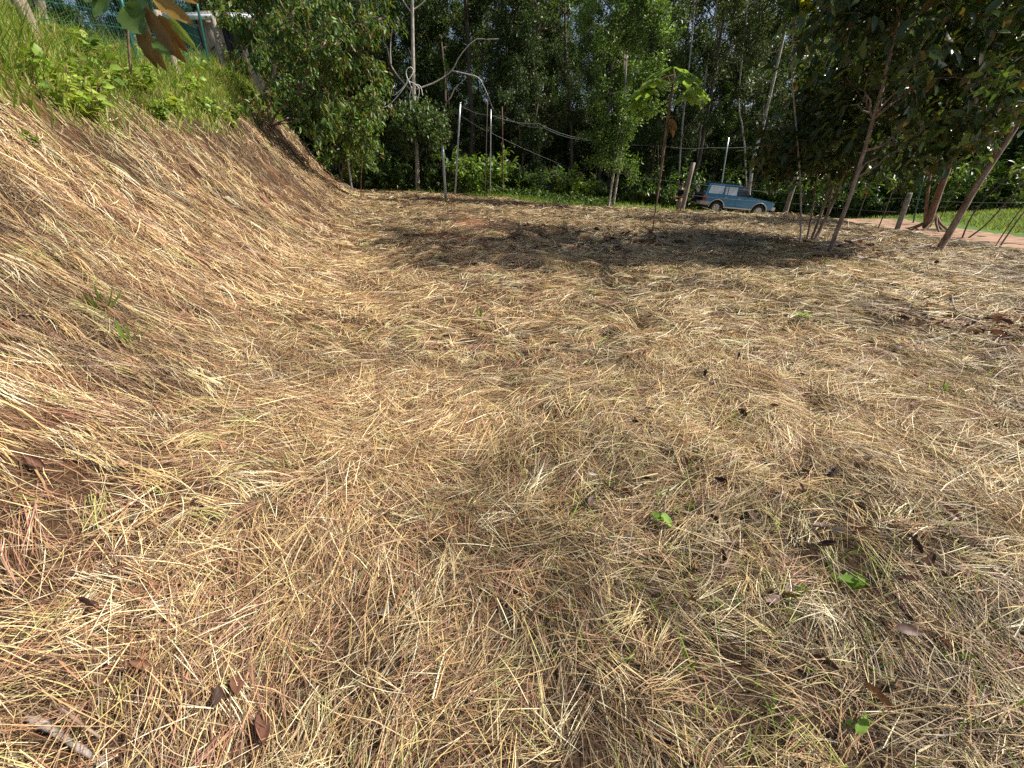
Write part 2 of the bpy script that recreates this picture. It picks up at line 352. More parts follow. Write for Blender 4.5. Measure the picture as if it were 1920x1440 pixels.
# ------------------------------------------------------------------ the mown dry grass
GB = [(0, 205), (120, 235), (210, 262), (300, 258), (400, 255), (455, 240), (490, 222)]   # where the straw gives way to green on the bank
gbp = [q for q in (hit(*q) for q in GB) if q is not None and q[1] < 24]; gbY = np.array([q[1] for q in gbp]); gbS = np.array([bank_s(q[0], q[1]) for q in gbp])
o_ = np.argsort(gbY); gbY = gbY[o_]; gbS = gbS[o_]
def green_edge(y): return np.interp(y, gbY, gbS)
PAL = np.array([(.76, .59, .31), (.66, .46, .20), (.50, .32, .155), (.34, .17, .09), (.20, .12, .07), (.44, .42, .15), (.84, .75, .50), (.44, .24, .165)])
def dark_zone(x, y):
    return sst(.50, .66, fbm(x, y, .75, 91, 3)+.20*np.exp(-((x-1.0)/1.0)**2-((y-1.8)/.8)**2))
def straw_layer(n, y0, y1, kseg, Lr, Wr, hmax, rng, rnd=.3, keep_noise=.0, flat=1.0, power=1.0, tone=1.0):
    y = y0+(y1-y0)*rng.random(n)**power; xm = 1.5*y+1.8; x = (rng.random(n)*2-1)*xm
    # equal density per area: thin out narrow rows
    k = rng.random(n) < xm/(1.5*y1+1.8); x = x[k]; y = y[k]
    z = H(x, y); px, py = proj(np.stack([x, y, z], -1)); k = (px > -250) & (px < 2170) & (py > -100) & (py < 1640); x, y, z = x[k], y[k], z[k]
    s = bank_s(x, y)
    ge = green_edge(y)
    dens = lot_mask(x, y)*np.clip(1.0-sst(-.35, .55, s-ge), .0, 1)
    bare = sst(.5, .72, fbm(x, y, .6, 31))*np.exp(-((x+2.2)/2.6)**2)*sst(3.5, 7, y)*(1-sst(13, 18, y))
    bare2 = sst(.55, .78, fbm(x, y, .9, 33))*sst(.2, 1, s)
    dens = dens*(1-.7*np.clip(bare, 0, 1))*(1-.3*bare2)
    thin = sst(.35, .55, fbm(x, y, 1.4, 44, 3))
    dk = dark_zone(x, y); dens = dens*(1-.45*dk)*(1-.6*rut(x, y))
    dens = dens*(keep_noise+(1-keep_noise)*thin) if keep_noise < 1 else dens
    k = rng.random(len(x)) < dens
    x, y, z, s = x[k], y[k], z[k], s[k]; n = len(x)
    nn = N(x, y)
    # lie of the straw: swathes on the flat, combed down the fall line on the bank
    ang = 2*np.pi*fbm(x, y, .45, 50, 2)*1.6+1.1*(vn(x, y, 1.7, 53)-.5)*2
    cell = vn(np.floor(x*2.3+.9*vn(x, y, 1.5, 57))*7.31, np.floor(y*2.3+.9*vn(x, y, 1.5, 58))*5.17, 1.0, 55)
    ang = ang+(cell-.5)*1.5
    g = np.stack([np.cos(ang), np.sin(ang), 0*ang], -1)
    down = nrm(np.stack([nn[:, 0], nn[:, 1]-.18, 0*x], -1))
    wb = sst(-.1, .9, s)[:, None]*.9
    fl = rng.random(n) < .35
    g = np.where(fl[:, None], -g, g)
    d2 = nrm(g*(1-wb)+down*wb)
    a2 = rng.normal(size=n)*(.30+.18*(1-wb[:, 0]))
    rr = rng.random(n) < rnd*(1-.35*wb[:, 0]); a2 = np.where(rr, rng.random(n)*2*np.pi, a2)
    d2 = np.stack([d2[:, 0]*np.cos(a2)-d2[:, 1]*np.sin(a2), d2[:, 0]*np.sin(a2)+d2[:, 1]*np.cos(a2), 0*x], -1)
    D = nrm(d2-nn*np.sum(d2*nn, -1, keepdims=True))
    pile = .55*sst(.3, .75, fbm(x, y, 1.1, 61, 3))+.45*sst(.3, .75, fbm(x, y, 4.2, 63, 2))
    h = rng.random(n)*hmax*(.35+1.1*pile)
    L = rng.uniform(*Lr, n)*(.55+.75*rng.random(n)); W = rng.uniform(*Wr, n)*np.where(rng.random(n) < .025, 2.3, 1.0)
    nf = np.clip(.52+.16*y, .6, 1.); L = L*nf; W = W*np.clip(.50+.17*y, .55, 1.)
    P = np.stack([x, y, z], -1)+nn*(h+.004)[:, None]-D*(L*.5)[:, None]
    # keep the ends above the ground on curved places
    lift = (rng.normal(size=n)*.07+.02)*flat; cu = -np.abs(rng.normal(size=n))*.10*flat+np.where(rng.random(n) < .05, .25, 0)
    cs = rng.normal(size=n)*.14
    V, Q, own = ribbons(P, D, nn, L, W, kseg, [.75, 1, .95, .25], lift, cu, cs, rng.normal(size=n)*.6)
    vz = H(V[:, 0], V[:, 1])+.003
    V[:, 2] = np.maximum(V[:, 2], vz)
    redz = np.clip(sst(-.2, 1.2, s)*.65+.55*np.exp(-((x+1.5)/2.2)**2)*(1-sst(8, 14, y))+.9*(fbm(x, y, .8, 71)-.5), 0, 1)
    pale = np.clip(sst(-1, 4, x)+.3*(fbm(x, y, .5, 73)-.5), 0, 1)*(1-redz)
    grn = sst(.60, .78, fbm(x, y, .55, 75))*.5+.6*sst(-.9, .0, s-green_edge(y))
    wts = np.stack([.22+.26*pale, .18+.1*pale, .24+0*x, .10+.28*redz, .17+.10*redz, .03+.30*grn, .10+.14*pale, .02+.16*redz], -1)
    cw = np.cumsum(wts, 1); pick = (rng.random(n)[:, None]*cw[:, -1:] > cw).sum(1)
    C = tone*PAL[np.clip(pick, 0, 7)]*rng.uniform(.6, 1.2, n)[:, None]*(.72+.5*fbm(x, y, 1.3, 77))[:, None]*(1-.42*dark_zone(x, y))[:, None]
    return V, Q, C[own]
_rs = np.random.default_rng(21)
layers = [straw_layer(560000, .05, 3.6, 2, (.05, .17), (.002, .0042), .035, _rs, .6, .3, .6, 1.0, .56),  # short low layers coloured darker: decay and painted shade in the gaps
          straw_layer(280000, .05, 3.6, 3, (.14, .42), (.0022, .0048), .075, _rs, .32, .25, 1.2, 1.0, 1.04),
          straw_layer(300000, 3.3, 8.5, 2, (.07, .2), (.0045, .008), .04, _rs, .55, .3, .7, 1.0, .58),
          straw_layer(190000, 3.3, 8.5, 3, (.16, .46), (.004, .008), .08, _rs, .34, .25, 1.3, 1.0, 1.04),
          straw_layer(250000, 8.2, 17, 2, (.18, .45), (.009, .017), .09, _rs, .45, .25, 1.6, 1.0, .86),
          straw_layer(100000, 16.5, 27, 2, (.25, .5), (.018, .032), .08, _rs, .4, .3, 1.6, 1.0, .88)]
def tufts(n, y0, y1, rng, m=(10, 26), L0=(.12, .34), W0=(.0022, .0046), tone=1.):
    """bunches of straw fanned from one root, arching over"""
    y = y0+(y1-y0)*rng.random(n); x = (rng.random(n)*2-1)*(1.5*y+1.6); s = bank_s(x, y)
    k = (rng.random(n) < (1.5*y+1.6)/(1.5*y1+1.6)*lot_mask(x, y)*(s < green_edge(y)-.2)); x, y = x[k], y[k]
    px, py = proj(np.stack([x, y, H(x, y)], -1)); k = (px > -150) & (px < 2070) & (py < 1560); x, y = x[k], y[k]
    c = rng.integers(m[0], m[1], len(x)); idx = np.repeat(np.arange(len(x)), c); X, Y = x[idx], y[idx]; n = len(idx); s = bank_s(X, Y); nn = N(X, Y)
    base = rng.random(len(x))*6.28; a = base[idx]+rng.normal(size=n)*.35; g = np.stack([np.cos(a), np.sin(a), 0*a], -1)
    down = nrm(np.stack([nn[:, 0], nn[:, 1]-.18, 0*X], -1)); wb = sst(-.1, .9, s)[:, None]*.8; d2 = nrm(g*(1-wb)+down*wb); D = nrm(d2-nn*np.sum(d2*nn, -1, keepdims=True))
    P = np.stack([X, Y, H(X, Y)], -1)+rng.normal(size=(n, 3))*[.025, .025, .004]+nn*rng.uniform(.01, .05, n)[:, None]; L = rng.uniform(*L0, n); W = rng.uniform(*W0, n)*(1+.12*np.maximum(0, Y-2.5))*np.clip(.5+.17*Y, .55, 1.); L = L*np.clip(.52+.16*Y, .6, 1.)
    lift = rng.uniform(.1, .5, n); cu = -lift*rng.uniform(.7, 1.3, n)
    V, Q, own = ribbons(P, D, nn, L, W, 4, [.8, 1, .9, .2], lift, cu, rng.normal(size=n)*.12, rng.normal(size=n)*.6); V[:, 2] = np.maximum(V[:, 2], H(V[:, 0], V[:, 1])+.003)
    tc_ = rng.integers(0, 8, len(x)); C = PAL[np.where(rng.random(n) < .55, tc_[idx], rng.integers(0, 8, n))]*rng.uniform(.7, 1.15, n)[:, None]*tone
    return V, Q, C[own]
layers.append(tufts(5200, .1, 4.2, _rs)); layers.append(tufts(3600, 4, 10, _rs, (8, 18), (.18, .42), (.003, .006))); layers.append(tufts(1500, 9, 21, _rs, (5, 10), (.3, .55), (.004, .007)))
sv = []; sq = []; scs = []; off = 0
for V, Q, C in layers:
    sv.append(V); sq.append(Q+off); scs.append(C); off += len(V)
so_ = add('cut_dry_grass', mesh_np('cut_dry_grass', np.concatenate(sv), [np.concatenate(sq)], [np.concatenate(scs)], M['straw']))
tag(so_, 'thick mat of cut dry straw covering the lot and bank', 'dry grass', None, 'stuff')
print('straw quads', [len(l[1]) for l in layers])

# ------------------------------------------------------------------ plant builders
def poly(p, q, n=6, bow=(0, 0, 0), wob=0., rng=None):
    p = np.asarray(p, float); q = np.asarray(q, float); t = np.linspace(0, 1, n)[:, None]
    P = p*(1-t)+q*t+np.asarray(bow, float)*4*t*(1-t)
    if wob and rng is not None:
        w = rng.normal(size=(n, 3))*wob; w[0] = 0; w[-1] = 0; P = P+w
    return P
class Tree:
    def __init__(s, seed): s.rng = np.random.default_rng(seed); s.wood = MB(); s.A = []; s.AD = []
    def limb(s, pts, r0, r1, n=6): s.wood.tube(pts, np.linspace(r0, r1, len(pts)), n)
    def branch(s, p, d, L, r, lvl, wob=.16, up=.05, nb=(3, 5), ratio=.55, spread=(.6, 1.1), t0=.3, seg=5, anchors=6):
        rng = s.rng; d = np.asarray(d, float)/np.linalg.norm(d); pts = [np.asarray(p, float)]
        for i in range(seg):
            d = d+rng.normal(size=3)*wob+np.array([0, 0, up]); d = d/np.linalg.norm(d); pts.append(pts[-1]+d*L/seg)
        pts = np.array(pts); s.limb(pts, r, r*.4 if lvl else r*.25, 6 if r > .03 else 4)
        if lvl == 0:
            for t in np.linspace(.25, 1, anchors):
                q = t*seg; i = min(int(q), seg-1); s.A.append(pts[i]*(1-(q-i))+pts[i+1]*(q-i)); s.AD.append(d)
            return
        for k in range(int(rng.integers(nb[0], nb[1]+1))):
            t = t0+(1-t0)*(k+rng.random())/nb[1]; t = min(t, .98); q = t*seg; i = min(int(q), seg-1)
            b = pts[i]*(1-(q-i))+pts[i+1]*(q-i); dd = nrm(pts[i+1]-pts[i])
            a = rng.normal(size=3); a = a-dd*np.dot(a, dd); a = a/np.linalg.norm(a); th = rng.uniform(*spread)
            s.branch(b, dd*math.cos(th)+a*math.sin(th), L*ratio*rng.uniform(.7, 1.25), r*.5, lvl-1, wob, up, nb, ratio, spread, t0, max(3, seg-1), anchors)
        s.branch(pts[-1], d, L*ratio, r*.4, lvl-1, wob, up, nb, ratio, spread, t0, max(3, seg-1), anchors)
    def crown(s, per, L, W, cols, jit=.12, droop=.3, out=.5, T=T2, flat=.6, origin=(0, 0, 0), keep=None):
        rng = s.rng; A = np.array(s.A); AD = np.array(s.AD)
        if keep is not None: k = keep(A); A = A[k]; AD = AD[k]
        P = np.repeat(A, per, 0); D = np.repeat(AD, per, 0); n = len(P)
        P = P+rng.normal(size=(n, 3))*jit
        D = nrm(rng.normal(size=(n, 3))+D*out+np.array([0, 0, -droop]))
        U = nrm(rng.normal(size=(n, 3))*(1-flat)+np.array([0, 0, 1.])*flat*1.6+np.array([TOSUN.x, TOSUN.y, 0])*.25)
        U = nrm(U-D*np.sum(U*D, -1, keepdims=True)+1e-4)
        l = rng.uniform(L[0], L[1], n); wd = l*rng.uniform(W[0], W[1], n)
        V, Fc, own = leaves(P, D, U, l, wd, T)
        cols = np.asarray(cols, float); c = cols[rng.integers(0, len(cols), n)]*rng.uniform(.65, 1.3, n)[:, None]
        b = MB(); b.put(V, Fc, c[own]); return b
DARK = [(.05, .09, .03), (.065, .11, .035), (.08, .12, .03), (.045, .075, .03), (.10, .14, .04)]
MID = [(.06, .12, .025), (.08, .15, .03), (.10, .17, .03), (.05, .10, .03), (.13, .19, .03)]
LIGHT = [(.14, .25, .035), (.19, .31, .05), (.23, .34, .055), (.12, .21, .035), (.28, .36, .06)]
DULL = [(.085, .125, .05), (.07, .105, .04), (.105, .145, .06), (.055, .09, .035), (.15, .18, .08)]

# ------------------------------------------------------------------ the wood behind
def forest_kind(seed, h, cr, base, r, per, cols, leafmat, L, bark, W=(.34, .5), nbr=9):
    T = Tree(seed); rng = T.rng
    P = poly((0, 0, -.4), (rng.normal()*.5, rng.normal()*.5, h*.93), 9, (rng.normal()*.25, rng.normal()*.25, 0), .06, rng)
    T.limb(P, r, r*.3, 8)
    for k in range(nbr):
        t = base+(1-base)*(k+rng.random()*.8)/nbr; q = t*8; i = min(int(q), 7); p = P[i]*(1-(q-i))+P[i+1]*(q-i)
        a = k*2.4+rng.random(); l = cr*(1.1-.45*abs(t-.6)/.6)*rng.uniform(.75, 1.15)
        T.branch(p, (math.cos(a), math.sin(a), rng.uniform(.15, .8)), l, r*.38*(1.15-t*.6), 2, .2, .04, (3, 4), .5, (.5, 1.1), .25, 5, 5)
    c = T.crown(per, L, W, cols, .17, .35, .3, T2)
    return T.wood.mesh('trunk', M[bark]), c.mesh('crown', M[leafmat])
FK = [forest_kind(1, 13, 3.0, .28, .13, 15, DULL, 'leaf_dull', (.13, .25), 'bark_brown'),
      forest_kind(2, 15, 3.4, .34, .17, 15, DARK, 'leaf', (.13, .24), 'bark_dark'),
      forest_kind(3, 12, 2.8, .22, .11, 14, MID, 'leaf', (.13, .22), 'bark_dark', nbr=10),
      forest_kind(4, 16, 3.2, .42, .15, 15, DULL, 'leaf', (.15, .27), 'bark_dark'),
      forest_kind(5, 9, 2.6, .14, .08, 13, DARK, 'leaf_dull', (.14, .26), 'bark_brown', nbr=11)]
LMK = [(90, 'far left fence post'), (250, 'hanging brown leaves'), (440, 'shed roof'), (600, 'bank tree'), (783, 'vine mantled pale trunk'), (863, 'tall cable pole'), (942, 'rusty pole'), (1060, 'gap of sky'), (1165, 'twin trunk tree'),
       (1255, 'palmate sapling'), (1330, 'spare wheel of the car'), (1410, 'bonnet of the blue car'), (1500, 'very thin tall sapling'), (1590, 'stem clump'), (1690, 'concrete post'), (1780, 'stilt root tree'), (1880, 'stems leaning over the road')]
USED = {}
def plant_forest(kind, x, y, rot, sc, label, group):
    z = gz(x, y)
    px = float(proj(np.array([x, y, z+3.]))[0])
    if px < -200 or px > 2120: return
    q = min(LMK, key=lambda l: abs(l[0]-px)); d = px-q[0]
    label = label+(' directly behind the ' if abs(d) < 18 else ' just left of the ' if d < 0 else ' just right of the ')+q[1]
    USED[label] = USED.get(label, 0)+1
    if USED[label] > 1: label = label.replace(' tree', ' second tree' if USED[label] == 2 else ' third tree', 1)
    o = thing('forest_tree', label, 'tree', (x, y, z-.05), group); o.rotation_euler = (0, 0, rot); o.scale = (sc, sc, sc)
    tr, cr = FK[kind]; add('trunk', tr, o); tag(add('crown', cr, o), kind='stuff')
    return o
frng = np.random.default_rng(77)
def rowpts(y0, y1, x0, x1, step):
    x = x0
    while x < x1:
        yield x+frng.normal()*step*.22, frng.uniform(y0, y1); x += step
for (y0, y1, x0, x1, step, kinds, lab, grp) in (
    (30.5, 33.5, -13, 26, 3.3, (0, 1, 4, 3, 4), 'slender front row forest tree', 'front row of the wood'),
    (35, 39, -22, 40, 3.4, (1, 3, 0, 2, 4), 'tall dark second row forest tree', 'second row of the wood'),
    (33.5, 36, -16, 26, 2.4, (4, 4, 2), 'low bushy understorey tree', 'understorey of the wood'),
    (39, 43, -24, 36, 2.6, (4, 2, 4), 'shaded bushy tree mid wood', 'middle of the wood'),
    (44, 50, -34, 50, 2.8, (1, 3, 2, 0), 'tall deep wood tree', 'deep wood'),
    (54, 60, -48, 66, 2.9, (3, 1, 2), 'rear wood tree', 'back of the wood')):
    small = 'bushy' in lab
    for k, (x, y) in enumerate(rowpts(y0, y1, x0, x1, step)):
        if 15.5 < x < 27 and y < 34.5: continue
        q = frng.random()
        plant_forest(kinds[k % len(kinds)], x, y, q*6.28, frng.uniform(.85, 1.2)*(.62 if small else 1), lab, grp)
for k, (x, y) in enumerate([(34, 29), (38, 34), (28, 36), (40, 26), (44, 31), (24, 37.5)]):
    plant_forest((2, 1, 2, 3, 1, 2)[k], x, y, k*1.3, 1.0, 'leafy tree past the lawn', 'trees beyond the lawn')
for k, (x, y) in enumerate([(20.5, 33), (23.5, 32.5), (26.5, 32), (29.5, 31), (32.5, 30), (35.5, 28), (38.5, 26), (41, 23), (43, 19), (30, 35), (35, 33), (40, 30), (22, 34.5), (25, 34), (28, 33.5), (31, 33), (34, 31.5), (37, 30), (33, 35), (38, 32.5), (42, 28)]):
    plant_forest(4 if k % 3 else 2, x, y, k*1.9, .62+.08*(k % 3), 'bushy lawn hedge tree', 'hedge beyond the lawn')
for k, (x, y) in enumerate([(-14, 27), (-17, 23.5), (-19.5, 28), (-15.5, 31), (-21, 20), (-24, 25), (-19, 15.5), (-23, 13)]):
    plant_forest((2, 4, 1, 2, 4, 2, 4, 1)[k], x, y, k*1.7, .95, 'leafy bank plateau tree', 'trees behind the shed')

# low undergrowth along the foot of the wood
def herb_cover(n, xr, yr, h, cols, seed, L=(.12, .3), Wr=(.3, .5), mask=None, T=T2):
    rng = np.random.default_rng(seed); x = rng.uniform(*xr, n); y = rng.uniform(*yr, n)
    if mask is not None: k = rng.random(n) < mask(x, y); x = x[k]; y = y[k]
    n = len(x); hh = h*(.25+1.1*fbm(x, y, .7, seed % 13)**1.5)
    z = H(x, y)+rng.random(n)**.7*hh; P = np.stack([x, y, z], -1)
    D = nrm(rng.normal(size=(n, 3))*[1, 1, .5]+[0, -.2, .1]); U = nrm(rng.normal(size=(n, 3))*.5+[0, 0, 1.]); U = nrm(U-D*np.sum(U*D, -1, keepdims=True))
    l = rng.uniform(*L, n); V, Fc, own = leaves(P, D, U, l, l*rng.uniform(*Wr, n), T)
    cols = np.asarray(cols); c = cols[rng.integers(0, len(cols), n)]*rng.uniform(.6, 1.3, n)[:, None]
    b = MB(); b.put(V, Fc, c[own]); return b
off_road = lambda x, y: 1-np.clip(1.6-np.min(np.hypot(x[:, None]-RX[None, ::4], y[:, None]-RY[None, ::4]), 1)/1.7, 0, 1)
b = herb_cover(60000, (-15, 30), (24, 36), .9, DARK+MID+LIGHT[:2], 301, mask=lambda x, y: (1-lot_mask(x, y))*off_road(x, y)*np.where((x > 6) & (y < 29.6), 0, 1)*np.where((x > 15.5) & (y < 31), 0, 1)*sst(22, 27, y))
tag(b.obj('undergrowth', M['leaf_dull'], loc=(0, 30, 0)), 'low leafy undergrowth covering the floor of the wood', 'undergrowth', None, 'stuff')

def bush(name, label, base, r, h, n, cols, seed, L=(.2, .4), Wr=(.35, .5), mat='leaf', T=T6, group=None, droop=.35, stems=7):
    T_ = Tree(seed); base = np.asarray(base, float)
    o = thing(name, label, 'bush', base, group); rng = T_.rng
    for k in range(stems):
        a = k*2.4; d = np.array([math.cos(a)*r, math.sin(a)*r, h*rng.uniform(.7, 1.1)])
        T_.branch(base, d, np.linalg.norm(d)*.85, .018, 1, .15, .02, (4, 6), .45, (.5, 1.1), .25, 5, 4)
    per = max(1, n//len(T_.A)); c = T_.crown(per, L, Wr, cols, .07, droop, .5, T)
    T_.wood.obj('stem', M['bark_brown'], o); tag(c.obj('foliage', M[mat], o), kind='stuff'); return o
GB2 = 'broad leaved bushes at the foot of the wood'
for k, (px, Y, r, h, lab) in enumerate([
    (880, 26.5, 1.0, 1.9, 'broad leaved green bush behind the tall grey pole'), (925, 27, .8, 1.9, 'leafy bush behind the thin grey pipe'),
    (975, 28, 1.1, 1.3, 'tangled bush to the right of the rusty pole'), (1075, 28.5, 1.2, 1.5, 'drooping leafy bush left of the twin trunk tree'),
    (1130, 29.5, 1.1, 1.2, 'low dark bush behind the twin trunk tree'), (1205, 29.5, 1.3, 1.7, 'dark large leaved bush right of the twin trunk tree'),
    (1240, 29.5, 1.2, 1.8, 'dark large leaved bush behind the palmate sapling'), (1300, 30.5, 1.3, 2.2, 'dark bush rising behind the wooden post near the person'),
    (1345, 31, 1.2, 2.4, 'shaded bush behind the rear of the blue car'), (1420, 31.5, 1.3, 2.0, 'shaded bush behind the bonnet of the blue car'),
    (1470, 30, 1.3, 2.2, 'dark bush just right of the blue car'), (1530, 29, 1.4, 2.4, 'large dark bush behind the multi stemmed tree'),
    (1590, 29, 1.3, 2.6, 'dark glossy bush between the trunks on the right'), (1640, 30, 1.3, 2.2, 'bush at the left end of the green lawn'),
    (730, 28, 1.1, 1.4, 'dark bush beside the vine covered trunk'), (690, 28, 1.0, 1.4, 'dark bush behind the thin staked sapling'), (810, 28, .9, 1.2, 'low bush behind the short galvanised post')]):
    p = at(px, 360, Y); p[2] = gz(p[0], p[1])
    bush('bush', lab, p, r, h, 800, [MID, LIGHT][k in (0, 1, 3, 13)] if k > 4 else [MID, LIGHT][k in (0, 1, 3)], 400+k, (.22, .42), group=GB2, mat='leaf_gloss' if k > 4 else 'leaf')
for k, (px, Y) in enumerate([(1690, 27.5), (1720, 28.5), (1750, 27), (1785, 28), (1815, 27), (1845, 28), (1875, 26.5), (1905, 27.5), (1935, 26)]):
    p = at(px, 360, Y); p[2] = gz(p[0], p[1])
    bush('bush', ['leafy sunlit bush at the left of the hedge behind the lawn', 'bush behind the concrete post', 'bush seen between the stilt root trunks', 'bush right of the stilt root tree', 'rounded bush behind the thin leaning stems', 'bush behind the grey leaning trunk', 'bright bush behind the low leaning stem', 'bush near the right edge behind the lawn', 'bush at the extreme right edge behind the lawn'][k], p, 1.5, 2.2+.4*(k % 3), 900, [MID, LIGHT, MID+LIGHT][k % 3], 470+k, (.2, .36), group='hedge bushes behind the lawn')
# lawn grass beyond the road
def blades(n, x, y, h, cols, rng, Wd=(.006, .012), lean=.5, kseg=3, zoff=0.):
    z = H(x, y)+zoff; nn = np.tile([0, 0, 1.], (n, 1)); a = rng.random(n)*2*np.pi
    D = nrm(np.stack([np.cos(a)*lean*rng.random(n), np.sin(a)*lean*rng.random(n), np.ones(n)], -1)); U = nrm(np.stack([np.cos(a), np.sin(a), -.2+0*a], -1))
    V, Q, own = ribbons(np.stack([x, y, z], -1), D, U, h, rng.uniform(*Wd, n), kseg, [1, .9, .6, .1], 0*a, rng.uniform(.05, .6, n), rng.normal(size=n)*.1)
    cols = np.asarray(cols); c = cols[rng.integers(0, len(cols), n)]*rng.uniform(.7, 1.25, n)[:, None]
    return V, Q, c[own]
grng = np.random.default_rng(88)
n = 45000; x = grng.uniform(16, 34, n); y = grng.uniform(9, 32, n); k = (off_road(x, y) > .9) & (x-lot_right(y) > 2.5); x = x[k]; y = y[k]
b = MB(); V, Q, c = blades(len(x), x, y, grng.uniform(.06, .22, len(x)), [(.15, .25, .045), (.19, .28, .05), (.13, .20, .04), (.26, .30, .08), (.30, .27, .12)], grng, (.025, .05), .5, 2); b.put(V, Q, c)
tag(b.obj('lawn', M['blade'], loc=(20, 20, 0)), 'bright sunlit green lawn beyond the dirt road', 'grass', None, 'stuff')
n = 40000; x = grng.uniform(-9, 13, n); y = grng.uniform(21, 29, n); k = (grng.random(n) < (1-lot_mask(x, y))*(off_road(x, y))*(1-.75*sst(5.5, 8, x))); x = x[k]; y = y[k]
b = MB(); V, Q, c = blades(len(x), x, y, grng.uniform(.1, .4, len(x)), LIGHT+[(.25, .36, .06), (.3, .4, .07)], grng, (.015, .035), .8); b.put(V, Q, c)
tag(b.obj('verge_grass', M['blade'], loc=(0, 25, 0)), 'rough green grass verge between the lot and the wood', 'grass', None, 'stuff')

# ------------------------------------------------------------------ growth on top of the bank
n = 260000; y = 1.5+grng.random(n)*21; s_ = grng.uniform(1.4, 7.5, n); x = toe(y)-s_*1.054
ge = green_edge(y); w_ = sst(-.15, .6, s_-ge+.5*(fbm(x, y, 1.2, 5)-.5))*(1-.93*sst(.75, 1.5, s_-ge))*np.clip(14/(y+3)/3, .35, 1)
px, py = proj(np.stack([x, y, H(x, y)+.2], -1)); k = (grng.random(n) < w_) & (px > -220) & (py > -260); x, y, s_, ge = x[k], y[k], s_[k], ge[k]; n = len(x)
hh = grng.uniform(.14, .46, n)*(.5+.5*sst(0, .8, s_-ge))*(.7+.7*fbm(x, y, 1.0, 6))*(1+.7*(1-sst(5, 8, y))); wd_ = (.005+.0012*y)
V, Q, c = blades(n, x, y, hh, [(.17, .29, .045), (.22, .34, .06), (.26, .37, .06), (.14, .24, .04), (.30, .38, .08), (.36, .38, .12), (.48, .42, .20), (.50, .38, .18), (.20, .30, .05)], grng, (.9, 1.5), .9, 4)
V = V.reshape(n, 4, 2, 3); mid = V.mean(2, keepdims=True); V = (mid+(V-mid)*wd_[:, None, None, None]).reshape(-1, 3)
b = MB(); b.put(V, Q, c); tag(b.obj('bank_grass', M['blade'], loc=(-5, 7, 2)), 'tall green grass growing along the top of the bank', 'grass', None, 'stuff')
# broad leaved weeds among it, each a plant
def weed(label, px, py, h, nl, L, seed, cols=LIGHT, dz=0.):
    p = hit(px, py)
    if p is None: return
    rng = np.random.default_rng(seed); o = thing('weed_plant', label, 'weed', p, 'broad leaved weeds on the bank'); st = MB(); lf = MB()
    for k in range(4):
        a = rng.random()*6.28; tip = p+np.array([math.cos(a)*h*.5, math.sin(a)*h*.5, h*rng.uniform(.7, 1.1)]); P = poly(p-[0, 0, .05], tip, 5, (0, 0, h*.08)); st.tube(P, np.linspace(.006, .003, 5), 4)
        m_ = max(2, nl//4); t = rng.uniform(.3, 1, m_); q = p*(1-t[:, None])+tip*t[:, None]; D = nrm(rng.normal(size=(m_, 3))*[1, 1, .4]+[.3, -.3, .1]); U = nrm(rng.normal(size=(m_, 3))*.4+[.2, -.2, 1]); U = nrm(U-D*np.sum(U*D, -1, keepdims=True))
        l = rng.uniform(L*.6, L*1.2, m_); V, Fc, own = leaves(q, D, U, l, l*rng.uniform(.5, .75, m_), T6); c = np.asarray(cols)[rng.integers(0, len(cols), m_)]*rng.uniform(.8, 1.3, m_)[:, None]; lf.put(V, Fc, c[own])
    st.obj('stem', M['bark_brown'], o); tag(lf.obj('foliage', M['leaf'], o), kind='stuff')
for k, (lab, px, py, h, nl, L) in enumerate([
    ('bright weed with broad pale leaves below the hanging brown leaves', 165, 125, .35, 14, .17), ('weed with one large light green leaf on the bank edge', 205, 165, .3, 12, .19),
    ('dark green weed hugging the base of the slanted wooden post', 270, 175, .4, 26, .16), ('leafy weed in front of the second green fence post', 350, 190, .4, 24, .14),
    ('yellow green weed at the top of the straw slope', 400, 230, .4, 40, .12), ('small weed low on the bank among straw', 75, 285, .15, 8, .09),
    ('spreading weed with small yellow green leaves near the bank tree', 440, 235, .45, 46, .11), ('tall weed with narrow leaves at the far left edge', 60, 165, .4, 16, .14),
    ('weed mound to the right of the pale square post', 435, 165, .6, 60, .12), ('weed mound at the foot of the bank tree', 478, 205, .6, 60, .13),
    ('low weed on the bank below the green posts', 300, 235, .3, 24, .11), ('pale weed sprouting halfway down the green slope', 120, 215, .25, 14, .12)]):
    weed(lab, px, py, h*1.2, nl*2, L, 900+k)

xr_ = np.random.default_rng(951)
for k in range(30):
    px = xr_.uniform(95, 450); py = np.interp(px, [95, 300, 450], [150, 175, 185])+xr_.uniform(-45, 75)
    h_ = hit(px, py)
    if h_ is None or bank_s(h_[0], h_[1]) < green_edge(h_[1])-.1: continue
    weed('small bright yellow green weed in the thick of the bank grass', px, py, .32, 34, xr_.uniform(.09, .16), 960+k, [(.26, .37, .05), (.32, .42, .06), (.20, .31, .05), (.36, .42, .08)])

